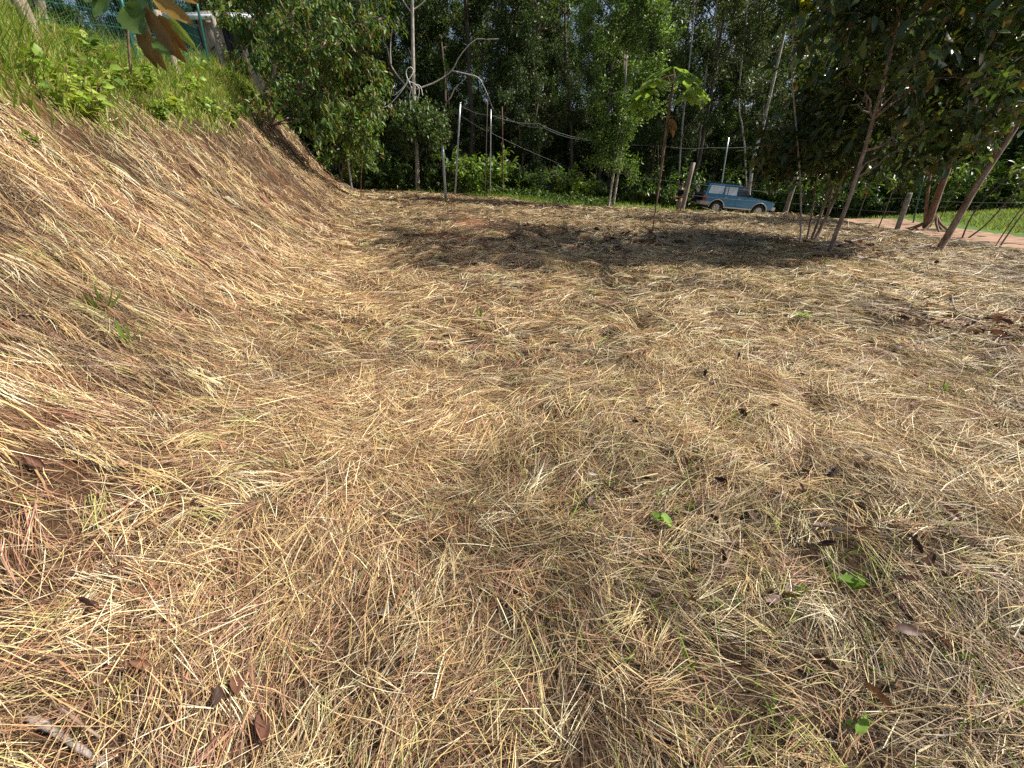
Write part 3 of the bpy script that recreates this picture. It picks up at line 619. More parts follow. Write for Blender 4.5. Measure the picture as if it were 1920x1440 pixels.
# ------------------------------------------------------------------ placing by sight line
def near(px, py, ymax=24.):
    p = hit(px, py, 40.)
    if p is not None and p[1] < ymax: return p
    d = ray(px, py); t = np.linspace(1, 40, 4000); P = np.array([0, 0, CAMZ])+d*t[:, None]; P = P[P[:, 1] < ymax]
    k = np.argmin(P[:, 2]-H(P[:, 0], P[:, 1])); q = P[k]; q[2] = gz(q[0], q[1]); return q
def crest(px, s0=3.3):
    best = None
    for Y in np.arange(3., 24., .1):
        p = on(px, Y); e = abs(bank_s(p[0], p[1])-s0)
        if best is None or e < best[0]: best = (e, p)
    return best[1]
def on(px, Y):
    """ground point in that column at depth Y"""
    p = at(px, 380, Y)
    for _ in range(4):
        z = gz(p[0], Y); dep = Y*CP-(z-CAMZ)*SP; p = np.array([(px-960)/F*dep, Y, z])
    return p
def through(pts, base):
    """polyline through picture points at depths near the base"""
    return np.array([at(x, y, base[1]+dy) for (x, y, dy) in pts])
def smooth(P, n=12):
    P = np.asarray(P, float); t = np.linspace(0, len(P)-1, n); out = []
    for q in t:
        i = min(int(q), len(P)-2); f = q-i; p0 = P[max(i-1, 0)]; p1 = P[i]; p2 = P[i+1]; p3 = P[min(i+2, len(P)-1)]
        out.append(.5*(2*p1+(p2-p0)*f+(2*p0-5*p1+4*p2-p3)*f*f+(3*p1-p0-3*p2+p3)*f**3))
    return np.array(out)
def tree_at(name, label, base, stems, limbs, seed, leaf, bark='bark_brown', lvl=1, blen=.9, drp=-.02, group=None, per=6, limb_r=.025, extra=None):
    T = Tree(seed); rng = T.rng; o = thing(name, label, 'tree', base, group); SP_ = []
    for pts, r0, r1 in stems:
        P = smooth(np.concatenate([[pts[0]-np.array([0, 0, .12])], pts]), 14); T.limb(P, r0, r1, 8); SP_.append(P)
    allp = np.concatenate(SP_)
    for L_ in limbs:
        q = np.asarray(L_, float); cand = allp[allp[:, 2] < q[2]+.1]
        if len(cand) == 0: cand = allp
        d = np.linalg.norm((cand-q)*[1, 1, .6], axis=1)+.8*np.maximum(0, .4-(q[2]-cand[:, 2])); p = cand[np.argmin(d)]
        ln = np.linalg.norm(q-p); P = poly(p, q, 6, (0, 0, .12*ln), .03*ln, rng); T.limb(P, limb_r*(.6+.25*ln), limb_r*.4, 5)
        dd = q-P[-3]
        for k in range(3):
            T.branch(P[-1-k], dd+rng.normal(size=3)*ln*.45, blen*rng.uniform(.7, 1.2), .012, lvl, .2, drp, (3, 4), .6, (.5, 1.1), .2, 4, 5)
    T.wood.obj('trunk', M[bark], o, True)
    c = T.crown(per, *leaf[:3], **leaf[3]); tag(c.obj('crown', M[leaf[4]], o), kind='stuff')
    return o
# ------------------------------------------------------------------ tree on the bank
bt = near(508, 228, 16.5); print('bank tree', bt)
Yb = bt[1]
lim = [at(x, y, Yb+d) for x, y, d in [(470, 40, .5), (455, 100, 1), (520, -60, 1), (600, -60, 0), (560, -10, -1), (640, 20, .3), (690, 50, -.3), (610, 80, -1.3), (560, 70, -1.5), (655, 110, 0), (690, 110, .8), (600, 150, -.8), (650, 190, .6),
                                    (690, 200, 1.2), (625, 240, 1.), (500, 110, -1), (530, 150, -1.2), (570, 195, -.3), (480, -40, 0), (680, -40, .8), (545, 30, .8), (665, 245, 1.6), (585, 120, .6)]]
BT = [(.08, .17, .035), (.12, .22, .045), (.17, .28, .05), (.06, .12, .035), (.25, .34, .06), (.22, .16, .04)]
tree_at('bank_tree', 'dense green tree with drooping leaflets leaning out from the bank', bt,
        [(through([(508, 228, 0), (502, 190, 0), (512, 150, 0), (520, 110, 0), (545, 40, .2), (560, -40, .3)], bt), .09, .03), (through([(510, 228, 0), (525, 205, -.1), (560, 170, -.3), (600, 120, -.4)], bt), .05, .02)],
        lim, 51, ((.13, .24), (.32, .44), BT, dict(jit=.10, droop=1.5, out=.5, T=T6, flat=.2), 'leaf'), 'bark_red', 1, .95, -.10, per=6)
b2 = near(640, 336, 23.0); Y2 = b2[1]
tree_at('small_tree', 'small leafy tree at the far foot of the bank beside a grey pole', b2, [(through([(640, 336, 0), (643, 310, 0), (648, 270, 0), (655, 220, 0)], b2), .05, .02)],
        [at(x, y, Y2+d) for x, y, d in [(625, 270, -.4), (655, 240, 0), (680, 265, .3), (690, 225, .4), (640, 225, -.5), (612, 240, -.3), (670, 295, .2), (640, 295, -.5), (700, 190, .5), (665, 195, 0)]],
        52, ((.14, .26), (.32, .44), BT, dict(jit=.10, droop=1.3, out=.5, T=T6, flat=.3), 'leaf'), 'bark_red', 1, .7, -.08, per=5)
for px_, s0_, h_, lab in ((452, 3.9, 1.8, 'leafy bush on the bank top right of the pale square post'), (492, 3.6, 2.0, 'leafy bush on the bank top behind the bank tree'), (415, 4.6, 1.5, 'leafy bush on the bank top under the shed gutter')):
    bush('bush', lab, crest(px_, s0_), .9, h_, 900, MID+LIGHT[:2], int(px_), (.12, .22), group='bushes on the bank top')
# ------------------------------------------------------------------ pale trunk with bare branches, lianas and a mantle of vine
pb = on(783, 27.5); PY_ = pb[1]; pt = thing('pale_tree', 'pale slender trunk with bare branches, looping lianas and a mantle of vine', 'tree', pb)
T = Tree(61)
tr = smooth(through([(783, 346, 0), (782, 300, 0), (778, 220, 0), (776, 165, 0), (774, 80, 0), (773, 0, 0), (771, -90, 0)], pb), 16); tr[0] = pb-[0, 0, .1]; T.limb(tr, .14, .07, 8)
for q in ([(778, 168, 0), (815, 155, .2), (847, 133, .3), (862, 105, .3), (890, 75, .4), (912, 74, .5), (935, 73, .6)], [(847, 133, .3), (875, 139, .2), (897, 146, .2), (907, 162, .1), (916, 182, .1), (924, 203, .1), (931, 211, .1)],
          [(772, 170, 0), (752, 150, -.1), (733, 122, -.2), (727, 92, -.2), (718, 72, -.2), (735, 40, -.3)], [(733, 122, -.2), (732, 90, -.2), (735, 55, -.2)], [(773, 20, 0), (790, 8, .1), (812, -14, .2)], [(772, 24, 0), (760, 8, -.1), (745, -16, -.2)], [(774, 110, 0), (766, 90, 0)]):
    P = smooth(through(q, pb), 14); T.limb(P, .048, .014, 6)
T.wood.obj('trunk', M['bark_pale'], pt, True)
for q in ([(777, 190, -.15), (770, 160, -.2), (762, 142, -.25), (763, 130, -.2), (771, 126, -.2), (775, 135, -.15), (766, 150, -.25), (752, 168, -.3), (738, 179, -.3), (733, 172, -.3), (740, 160, -.2)],
          [(766, 152, -.2), (752, 172, -.3), (735, 192, -.35), (722, 201, -.4), (711, 199, -.4), (704, 193, -.4)], [(765, 226, -.2), (770, 200, -.3), (768, 180, -.3), (776, 160, -.2), (788, 162, -.15), (793, 180, -.2)], [(762, 150, -.1), (778, 158, -.25), (786, 168, -.25), (783, 190, -.2)]):
    b = MB(); b.tube(smooth(through(q, pb), 24), np.linspace(.028, .016, 24), 6); b.obj('liana', M['liana'], pt, True)
A = []; rng = np.random.default_rng(62)
for k in range(520):
    d = rdir(rng, 1)[0]*rng.random()**.4*[1.75, 1.3, 1.5]; d[2] *= 1 if d[2] > 0 else 1.15
    cpt = at(788, 240, PY_-.3); 
    if d[2] < -.5 and abs(d[0]) < .6: continue
    A.append(cpt+d)
T.A = A; T.AD = [np.array([0, 0, -1.])]*len(A)
tag(T.crown(9, (.14, .26), (.45, .6), [(.09, .17, .045), (.12, .21, .055), (.07, .14, .04), (.16, .25, .07), (.22, .20, .08)], .12, .9, .3, T2, .35).obj('vine_foliage', M['leaf'], pt), kind='stuff')
# ------------------------------------------------------------------ twin trunk columnar tree
ct = near(1141, 388, 22); YC = ct[1]
cl = []; rng = np.random.default_rng(63)
for k in range(46):
    y = 315-k*11.5; wdt = np.interp(y, [-220, -100, 0, 150, 260, 320], [55, 70, 80, 78, 62, 45]); x = np.interp(y, [-220, 0, 330], [1185, 1175, 1165])
    cl.append(at(x+rng.uniform(-1, 1)*wdt*1.0, y, YC+rng.uniform(-.9, .9)))
tree_at('columnar_tree', 'tall narrow tree with twin trunks and fine bright leaves in the middle distance', ct,
        [(through([(1141, 388, 0), (1150, 330, 0), (1163, 250, 0), (1172, 180, 0), (1175, 60, 0), (1180, -160, 0)], ct), .055, .03), (through([(1151, 378, .6), (1160, 320, .5), (1171, 240, .4), (1176, 200, .3), (1168, 60, .2), (1175, -200, 0)], ct), .06, .03)],
        cl, 64, ((.09, .16), (.42, .55), [(.08, .15, .035), (.11, .19, .04), (.15, .24, .05), (.06, .11, .03), (.19, .27, .06)], dict(jit=.13, droop=.1, out=.6, T=T2, flat=.35), 'leaf'), 'bark_pale', 1, .55, .02, per=9, limb_r=.014)
# ------------------------------------------------------------------ big leaves
def big_leaf(base, tip, width, nrm_, col, sag=.12, seg=7, lobes=0., seed=0, fold=.12, base_w=.25, tip_w=.05):
    base = np.asarray(base, float); tip = np.asarray(tip, float); D = tip-base; L = np.linalg.norm(D); D = D/L; S = np.cross(nrm_, D); S = S/np.linalg.norm(S); U = np.cross(D, S)
    rng = np.random.default_rng(seed); t = np.linspace(0, 1, seg); wv = np.sin(np.pi*(.08+.88*t)**.85)**.8; wv[0] = base_w; wv[-1] = tip_w
    wv = wv*(1+lobes*np.cos(np.arange(seg)*np.pi)); V = []
    for i in range(seg):
        c_ = base+D*L*t[i]+U*(-sag*L*(t[i]**2)+sag*L*t[i]*.8)+U*rng.normal()*.012*L
        h = width*.5*wv[i]; 
        for q in (-1, -.5, 0, .5, 1): V.append(c_+S*h*q+U*(abs(q)*fold*width*.5+rng.normal()*.02*width*(abs(q) > .2)))
    b = MB(); i, j = np.meshgrid(np.arange(seg-1), np.arange(4), indexing='ij'); b0 = (i*5+j).ravel()
    cc = np.asarray(col, float)*rng.uniform(.88, 1.12, (len(b0), 1)); b.put(V, np.stack([b0, b0+1, b0+6, b0+5], 1), cc); return b
def palmate(center, axis_out, R, nl, col, seed, droop=.5):
    """a lobed umbrella leaf: drooping lobes from one centre"""
    rng = np.random.default_rng(seed); b = MB(); up = np.array([0, 0, 1.]); o2 = np.array([axis_out[0], axis_out[1], 0.]); o2 = o2/max(np.linalg.norm(o2), 1e-6); sd = np.cross(up, o2)
    for k in range(nl):
        a = (k-(nl-1)/2)*(4.6/nl)+rng.normal()*.06; d = o2*math.cos(a)+sd*math.sin(a); ln = R*(1-.28*abs(a)/2.4)*rng.uniform(.9, 1.05)
        tip = center+d*ln*.85-up*ln*droop*rng.uniform(.7, 1.2); q = big_leaf(center+d*.01, tip, ln*.62, up+d*.3, col, .16, 6, 0, seed*31+k, .22, .18, .3)
        for kk in q.p: b.put(np.concatenate(q.v), np.concatenate(q.p[kk]), np.concatenate(q.c[kk]))
    return b
sp_ = near(1222, 440, 20); YS = sp_[1]; so2 = thing('palmate_sapling', 'slim sapling topped with an umbrella of large lobed pale green leaves', 'tree', sp_)
b = MB(); P = smooth(through([(1222, 441, 0), (1228, 400, 0), (1237, 340, 0), (1246, 270, 0), (1255, 200, 0), (1261, 165, 0), (1264, 140, 0)], sp_), 14); b.tube(P, np.interp(np.linspace(0, 1, 14), [0, .15, .5, 1], [.014, .018, .036, .03]), 8); b.obj('trunk', M['bark_brown'], so2, True)
top = P[-1]
for k, (px, py, dy, R) in enumerate([(1215, 165, -.1, .62), (1200, 190, .3, .5), (1232, 150, -.4, .6), (1262, 128, .3, .62), (1285, 140, -.35, .62), (1302, 165, 0, .58), (1288, 178, -.5, .55), (1240, 135, .5, .55), (1212, 205, .2, .42), (1275, 132, .6, .5)]):
    cpt = at(px, py, YS+dy); ax = cpt-top; lf = palmate(cpt, ax if np.linalg.norm(ax[:2]) > .05 else np.array([.3, -1, 0]), R*.86, 8, [(.24, .36, .09), (.28, .40, .09), (.34, .44, .10), (.21, .32, .08)][k % 4], 700+k, .5).obj('leaf', M['leaf_thin'], so2)
    b = MB(); b.tube(smooth(np.array([top-[0, 0, .12*(k % 3)], (top+cpt)/2+[0, 0, .05], cpt]), 6), .008, 5); b.obj('stalk', M['bark_brown'], lf, True)
for k, (px, py) in enumerate([(1262, 250), (1268, 238), (1258, 242)]):
    big_leaf(at(1254, 225, YS-.05), at(px, py+8, YS-.1), .16, np.array([.5, -1, .2]), (.42, .22, .08), .3, 6, 0, 740+k, .4).obj('dead_leaf', M['deadleaf'], so2)
# ------------------------------------------------------------------ trees on the right
M['bark_mixed'] = mat_plain('bark_mottled', (.40, .31, .24), .85, scale=5, bump=.6, stretch=(3, 3, .8), col2=(.16, .095, .065))
RD = [(.05, .09, .026), (.06, .105, .03), (.075, .12, .03), (.055, .095, .035), (.10, .15, .035), (.08, .13, .035), (.17, .23, .045), (.06, .10, .03), (.07, .11, .03), (.14, .105, .035)]
RLEAF = ((.15, .29), (.40, .54), RD, dict(jit=.15, droop=.65, out=.4, T=T6, flat=.45), 'leaf_gloss')
rb1 = near(1518, 452, 20); r1y = rb1[1]
def cloud(n, xr, yr, Y, dy, seed):
    rng = np.random.default_rng(seed); return [at(rng.uniform(*xr), rng.uniform(*yr), Y+rng.uniform(-dy, dy)) for _ in range(n)]
GR_ = 'big leaved trees at the right edge of the lot'
tree_at('multi_stem_tree', 'clump of slim reddish stems with large dark leaves right of the car', rb1,
        [(through([(1520, 452, 0), (1545, 385, 0), (1567, 300, 0), (1580, 200, 0), (1592, 60, 0), (1600, -120, 0), (1640, -480, 0)], rb1), .04, .022), (through([(1525, 453, -.1), (1555, 395, -.1), (1592, 300, -.1), (1630, 200, 0), (1660, 90, 0), (1680, -60, 0)], rb1), .042, .022),
         (through([(1512, 450, .1), (1524, 390, .1), (1532, 320, .1), (1540, 230, .2)], rb1), .03, .015), (through([(1530, 452, 0), (1548, 410, .1), (1562, 350, .2), (1576, 290, .3)], rb1), .028, .015)],
        cloud(9, (1490, 1620), (220, 305), r1y, .9, 71)+cloud(5, (1470, 1560), (235, 300), r1y, .7, 711)+cloud(9, (1510, 1700), (60, 230), r1y, 1.1, 72)+cloud(12, (1520, 1760), (-330, 40), r1y, 1.4, 73)+cloud(9, (1560, 1740), (-650, -330), r1y, 1.3, 731), 74, RLEAF, 'bark_mixed', 1, .75, -.05, GR_, 2)
rb2 = near(1553, 478, 20); r2y = rb2[1]
tree_at('leaning_tree', 'reddish single trunk leaning right in front of the stem clump', rb2, [(through([(1553, 478, 0), (1570, 430, 0), (1590, 380, 0), (1612, 310, 0), (1640, 215, 0), (1672, 90, 0), (1690, -80, 0), (1730, -460, 0)], rb2), .048, .026)],
        cloud(6, (1580, 1740), (150, 270), r2y, .8, 75)+cloud(9, (1600, 1800), (-60, 150), r2y, 1.0, 76)+cloud(8, (1600, 1850), (-320, -60), r2y, 1.2, 77)+cloud(7, (1640, 1850), (-650, -320), r2y, 1.2, 771), 78, RLEAF, 'bark_mixed', 1, .7, -.05, GR_, 2)
rb3 = near(1742, 432, 20); r3y = rb3[1]
rts = []
for k in range(9):
    a = k*.7+.2; d = np.array([math.cos(a), math.sin(a), 0]); e = rb3+d*np.array([.75, .75, 0]); e[2] = gz(e[0], e[1])-.03
    rts.append((np.array([rb3+[.02, 0, .55], rb3+d*.22+[0, 0, .30], rb3+d*.5+[0, 0, .10], e]), .05, .03))
tree_at('stilt_root_tree', 'stout dark trunk standing on splayed stilt roots near the dirt road', rb3,
        [(through([(1740, 418, 0), (1752, 385, 0), (1772, 330, 0), (1795, 270, 0), (1820, 190, 0), (1850, 60, 0), (1870, -100, 0)], rb3), .14, .05), (through([(1734, 420, .1), (1738, 380, .1), (1746, 310, .2), (1760, 230, .3)], rb3), .07, .03)]+rts,
        cloud(12, (1620, 1900), (180, 305), r3y, 1.2, 81)+cloud(11, (1680, 1960), (0, 200), r3y, 1.4, 82)+cloud(12, (1700, 2050), (-330, 0), r3y, 1.6, 83), 84, RLEAF, 'bark_brown', 1, .9, -.05, GR_, 2)
rb4 = near(1756, 476, 20); r4y = rb4[1]
tree_at('leaning_trunk_tree', 'grey trunk leaning hard to the right out of the frame', rb4, [(through([(1756, 476, 0), (1790, 420, 0), (1830, 350, 0), (1880, 275, 0), (1925, 205, 0), (2000, 90, 0), (2060, -60, 0)], rb4), .075, .04)],
        cloud(7, (1780, 1960), (110, 240), r4y, .7, 85)+cloud(11, (1760, 2050), (-60, 130), r4y, 1.0, 86)+cloud(12, (1800, 2150), (-330, -60), r4y, 1.2, 87), 88, RLEAF, 'bark_mixed', 1, .7, -.05, GR_, 2)
ts = near(1500, 457, 20)
tso = tree_at('thin_sapling', 'very thin tall sapling with a few bright leaves at the top of the frame', ts, [(through([(1500, 457, 0), (1502, 400, 0), (1500, 330, 0), (1494, 250, 0), (1486, 150, 0), (1487, 70, 0), (1492, 0, 0), (1495, -80, 0)], ts), .022, .016)],
        [at(1480, -60, ts[1]), at(1512, -90, ts[1])], 91, ((.2, .3), (.5, .6), LIGHT, dict(jit=.1, T=T6), 'leaf'), 'bark_pale', 0, .4, 0, per=2, limb_r=.008)
for k, (a_, b_, wdt, c_) in enumerate([((1506, 22), (1516, 2), .20, (.55, .56, .05)), ((1508, 24), (1545, 30), .17, (.20, .32, .07)), ((1505, 25), (1478, 30), .16, (.17, .28, .08)), ((1500, 20), (1542, 8), .12, (.36, .42, .05)), ((1500, 26), (1470, 20), .13, (.16, .27, .08))]):
    big_leaf(at(*a_, ts[1]), at(*b_, ts[1]-.25), wdt*2.2, np.array([.2, -.6, 1.]), c_, .2, 6, 0, 760+k).obj('leaf', M['leaf_thin'], tso)
for k, (lab, pts, r) in enumerate([
    ('thin dark stem leaning right behind the grey leaning trunk', [(1784, 441), (1800, 410), (1830, 355), (1860, 300)], .022), ('thin dark stem rising from the edge of the dirt road', [(1804, 446), (1822, 405), (1855, 365), (1905, 320)], .025),
    ('long low stem leaning far right over the dirt road', [(1816, 446), (1850, 420), (1890, 375), (1925, 330)], .028), ('thin stick like stem at the right edge above the road', [(1866, 462), (1890, 425), (1920, 385), (1950, 350)], .014),
    ('reddish thin stem at the extreme right edge', [(1874, 463), (1900, 425), (1930, 385), (1960, 350)], .02), ('small bare stem between the clump and the stilt root tree', [(1608, 408), (1620, 375), (1636, 330), (1645, 300)], .02),
    ('knee high sapling with a tuft of pale leaves near the concrete post', [(1645, 432), (1660, 395), (1674, 355), (1681, 335)], .018), ('thin stem close beside the stilt root tree', [(1758, 420), (1775, 385), (1800, 345), (1815, 320)], .016)]):
    p = near(*pts[0], 20.); o = thing('young_stem', lab, 'sapling', p, 'young stems at the right'); b = MB(); P = smooth(through([(x, y, 0) for x, y in pts], p), 9); b.tube(P, np.linspace(r, r*.6, 9), 6); b.obj('stem', M['bark_dark' if k != 4 else 'bark_red'], o, True)
    T = Tree(770+k); T.A = [P[-1]+d for d in T.rng.normal(size=(9, 3))*.12]+[P[-3]+d for d in T.rng.normal(size=(4, 3))*.12]; T.AD = [np.array([0, 0, 1.])]*13
    tag(T.crown(2, (.16, .26), (.35, .5), LIGHT if k == 6 else RD, .05, .3, .3, T6, .5).obj('foliage', M['leaf'], o), kind='stuff')
ss = near(677, 371, 24); o = thing('staked_sapling', 'thin young sapling with pale upright leaves at the far left edge of the lot', 'sapling', ss); b = MB(); P = smooth(through([(677, 371, 0), (677, 340, 0), (679, 300, 0), (684, 255, 0)], ss), 8); b.tube(P, np.linspace(.025, .012, 8), 6); b.obj('stem', M['bark_brown'], o)
T = Tree(799); T.A = [at(x, y, ss[1]+T.rng.normal()*.2) for x, y in T.rng.uniform((672, 258), (708, 325), (60, 2))]; T.AD = [np.array([.3, 0, .6])]*60; tag(T.crown(2, (.16, .26), (.35, .45), [(.16, .24, .08), (.12, .19, .06), (.2, .27, .1)], .06, -.3, .5, T6, .3).obj('foliage', M['leaf'], o), kind='stuff')
# pale slender trunks at the front of the wood
for k, (lab, pts, r) in enumerate([
    ('white barked slanting trunk rising behind the car', [(1400, 340), (1412, 300), (1432, 230), (1455, 130), (1475, 40), (1490, -60)], .13), ('thin forked pale trunk left of the white slanting one', [(1402, 310), (1395, 260), (1385, 200), (1390, 120), (1400, 30), (1405, -60)], .06),
    ('straight grey trunk behind the big leaved clump', [(1580, 330), (1585, 200), (1590, 80), (1595, -60)], .13), ('thin straight trunk above the car roof', [(1428, 330), (1430, 200), (1426, 90), (1424, -60)], .06),
    ('slim grey trunk left of the post by the person', [(1270, 330), (1278, 250), (1290, 140), (1300, 40), (1305, -60)], .07), ('pale leaning trunk behind the palmate sapling', [(1300, 330), (1315, 230), (1325, 120), (1345, 0), (1350, -60)], .07),
    ('dark slender trunk in the middle of the wood', [(1072, 330), (1070, 240), (1062, 150), (1060, 60), (1058, -60)], .13), ('dark trunk behind the rusty pole', [(958, 340), (960, 290), (955, 200), (950, 100), (948, -60)], .11),
    ('forked dark trunk under the gap of sky', [(1002, 330), (1000, 250), (1010, 170), (995, 90), (1015, 40), (1040, -60)], .11), ('thin pale trunk between the bank tree and the vine mantle', [(703, 330), (700, 200), (690, 100), (685, -60)], .09),
    ('grey trunk far right behind the lawn', [(1660, 350), (1668, 250), (1690, 100), (1700, -60)], .12), ('slim trunk right of the twin trunk tree', [(1235, 330), (1232, 200), (1228, 100), (1226, -60)], .06)]):
    p = on(pts[0][0], 30.2+(k % 4)*.9); o = thing('slender_tree', lab, 'tree', p, 'slender trunks at the front of the wood'); T = Tree(820+k)
    P = through([(x, y, 0) for x, y in pts], p); P[0] = p-[0, 0, .1]; P = smooth(P, 12); T.limb(P, r, r*.5, 7)
    for q in range(6): T.branch(P[-1-q % 3], (math.cos(q*2.4), math.sin(q*2.4), .5), 1.8, r*.35, 1, .2, .05, (3, 4), .5, (.5, 1.1), .2, 4, 5)
    for q in range(3): T.branch(P[4+q*2], (math.cos(q*2.1+k), math.sin(q*2.1+k)*.5, .7), 1.3, r*.25, 1, .2, .05, (2, 3), .5, (.5, 1.), .3, 4, 3)
    T.wood.obj('trunk', M['bark_pale' if k in (0, 1, 2, 4, 5, 9) else 'bark_dark'], o, True); tag(T.crown(4, (.16, .3), (.35, .5), DULL if k % 2 else MID, .15, .3, .3).obj('crown', M['leaf'], o), kind='stuff')
# feathery palm like plant at the foot of the wood
pp = on(1010, 27.6); o = thing('fern_palm', 'pale feathery palm fronds at the foot of the wood', 'palm', pp)
for k in range(9):
    a = k*.7; d = np.array([math.cos(a), math.sin(a)*.6, 0]); P = smooth(np.array([pp, pp+d*.5+[0, 0, 1.0], pp+d*1.1+[0, 0, 1.5+.2*(k % 3)], pp+d*1.8+[0, 0, 1.2]]), 14); b = MB(); b.tube(P, np.linspace(.018, .006, 14), 4, c=(.12, .18, .06))
    q = np.repeat(P[3:], 4, 0)+np.random.default_rng(k).normal(size=(44, 3))*.02; tn = np.repeat(nrm(np.gradient(P, axis=0))[3:], 4, 0); sd = nrm(np.cross(tn, [0, 0, 1.])); sg = np.tile([1, -1, 1, -1], 11)[:, None]
    V, Fc, own = leaves(q, sd*sg+tn*.5-np.array([0, 0, .25]), np.tile([0, 0, 1.], (44, 1)), np.full(44, .42), np.full(44, .05), T2); b.put(V, Fc, np.full((len(Fc), 3), (.22, .28, .18) if k < 3 else (.10, .17, .06))); b.obj('frond', M['leaf'], o)

# ------------------------------------------------------------------ posts, poles and wires
def post(name, label, base, top, r, mat, cat='post', group=None, n=10, cap=None, taper=1.0, square=False):
    base = np.asarray(base, float); top = np.asarray(top, float); o = thing(name, label, cat, base, group); b = MB(); rng = np.random.default_rng(int(abs(base[0]*1000)) % 9973)
    P = poly(base-(top-base)/np.linalg.norm(top-base)*.25, top, 6, rng.normal(size=3)*.012 if mat == 'wood_post' else (0, 0, 0))
    b.tube(P, np.linspace(r, r*taper, 6)*(1+rng.normal(size=6)*(.06 if mat == 'wood_post' else 0)), 4 if square else n); b.obj('shaft', M[mat], o, not square)
    if cap:
        c_ = MB(); d = (top-base)/np.linalg.norm(top-base); c_.tube(np.array([top-d*.03, top+d*.012]), r*taper*1.12, n); c_.obj('cap', M[cap], o)
    return o
def post_px(name, label, b_, t_, r, mat, ymax=26., Y=None, **kw):
    p = on(b_[0], Y) if Y else near(b_[0], b_[1], ymax); return post(name, label, p, at(t_[0], t_[1], p[1]), r, mat, **kw)
post_px('metal_post', 'short thick galvanised post standing alone on the straw', (836, 373), (830, 276), .065, 'galv', cap='galv')
post_px('metal_post', 'galvanised post leaning against the far foot of the bank', (660, 356), (651, 291), .055, 'galv', 25.5, cap='galv')
post_px('grey_pole', 'tall thin grey pole carrying the cables', (853, 362), (863, 193), .05, 'galv', Y=24.6, cat='pole', cap='galv')
post_px('thin_pipe', 'thin grey pipe second from the tall cable pole', (919, 365), (920.5, 205), .03, 'galv', Y=24.9, cat='pole')
post_px('bamboo_stake', 'thin brown stake left of the thin grey pipe', (909, 366), (914, 187), .024, 'bark_dark', Y=24.7, cat='stake')
post_px('rusty_pole', 'rust brown pole at the edge of the green verge', (943.5, 352), (941.5, 200), .035, 'rust', Y=25.4, cat='pole')
post_px('leaning_pipe', 'grey pipe leaning up behind the car roof', (1345, 345), (1366, 258), .045, 'galv', Y=29.2, cat='pole')
post_px('wooden_post', 'weathered wooden fence post just right of the person', (1278, 392), (1300, 305), .11, 'wood_post', Y=20.4, taper=.85, group='fence posts along the rim')
post_px('wooden_post', 'weathered wooden fence post at the nose of the blue car', (1471, 400), (1493, 332), .11, 'wood_post', Y=20.2, taper=.9, group='fence posts along the rim')
post_px('concrete_post', 'grey concrete fence post in front of the green lawn', (1682, 420), (1706, 362), .12, 'concrete', Y=17.2, square=True, group='fence posts along the rim')
post_px('green_pipe', 'thin green pipe beside the concrete post', (1712, 395), (1732, 330), .03, 'greenpaint', Y=19.5, cat='pole')
def wire(name, label, pts, r, mat, sag=.0, group=None, barbs=False):
    P = np.asarray(pts, float); Q = []
    for a_, b_ in zip(P[:-1], P[1:]):
        t = np.linspace(0, 1, 10)[:-1, None]; Q.append(a_*(1-t)+b_*t-np.array([0, 0, sag])*4*t*(1-t))
    Q.append(P[-1:]); Q = np.concatenate(Q); b = MB(); b.tube(Q, r, 5)
    if barbs:
        for a_, b_ in zip(Q[:-1], Q[1:]):
            m_ = (a_+b_)/2; d = nrm(b_-a_); n_ = np.cross(d, [0, 0, 1.]); b.tube(np.array([m_-n_*.03-[0, 0, .02], m_+n_*.03+[0, 0, .02]]), r*.8, 4)
    return tag(b.obj(name, M[mat], loc=P[0]), label, 'wire' if mat == 'wire' else 'cable', group)
wire('cable', 'upper slack black cable running right from the tall grey pole', [at(863, 197, 24.6), at(920, 216, 24.9), at(1010, 232, 26), at(1100, 261, 27)], .013, 'cable', .12, 'cables from the tall pole')
wire('cable', 'second cable twisted just below the upper one', [at(863, 199, 24.6), at(941, 216, 25.4), at(1020, 240, 26), at(1110, 263, 27)], .010, 'cable', .16, 'cables from the tall pole')
wire('cable', 'long cable passing behind the twin trunk tree towards the right', [at(1100, 262, 27), at(1230, 272, 27.5), at(1330, 277, 28), at(1480, 268, 29)], .010, 'cable', .10, 'cables from the tall pole')
wire('cable', 'lower cable dropping from the tall grey pole into the bushes', [at(812, 190, 27), at(863, 216, 24.6), at(922, 250, 24.9), at(1052, 308, 27.5)], .010, 'cable', .05, 'cables from the tall pole')
def pw(px, py, Y): return at(px, py, Y)
wire('barbed_wire', 'upper strand of barbed wire along the lot rim', [pw(1150, 322, 21), pw(1293, 343, 20.3), pw(1484, 362, 20.1), pw(1700, 372, 17.2), pw(1925, 380, 15)], .007, 'wire', .06, 'barbed wire strands', True)
wire('barbed_wire', 'lower strand of barbed wire along the lot rim', [pw(1288, 365, 20.3), pw(1479, 380, 20.1), pw(1690, 398, 17.2)], .007, 'wire', .05, 'barbed wire strands', True)
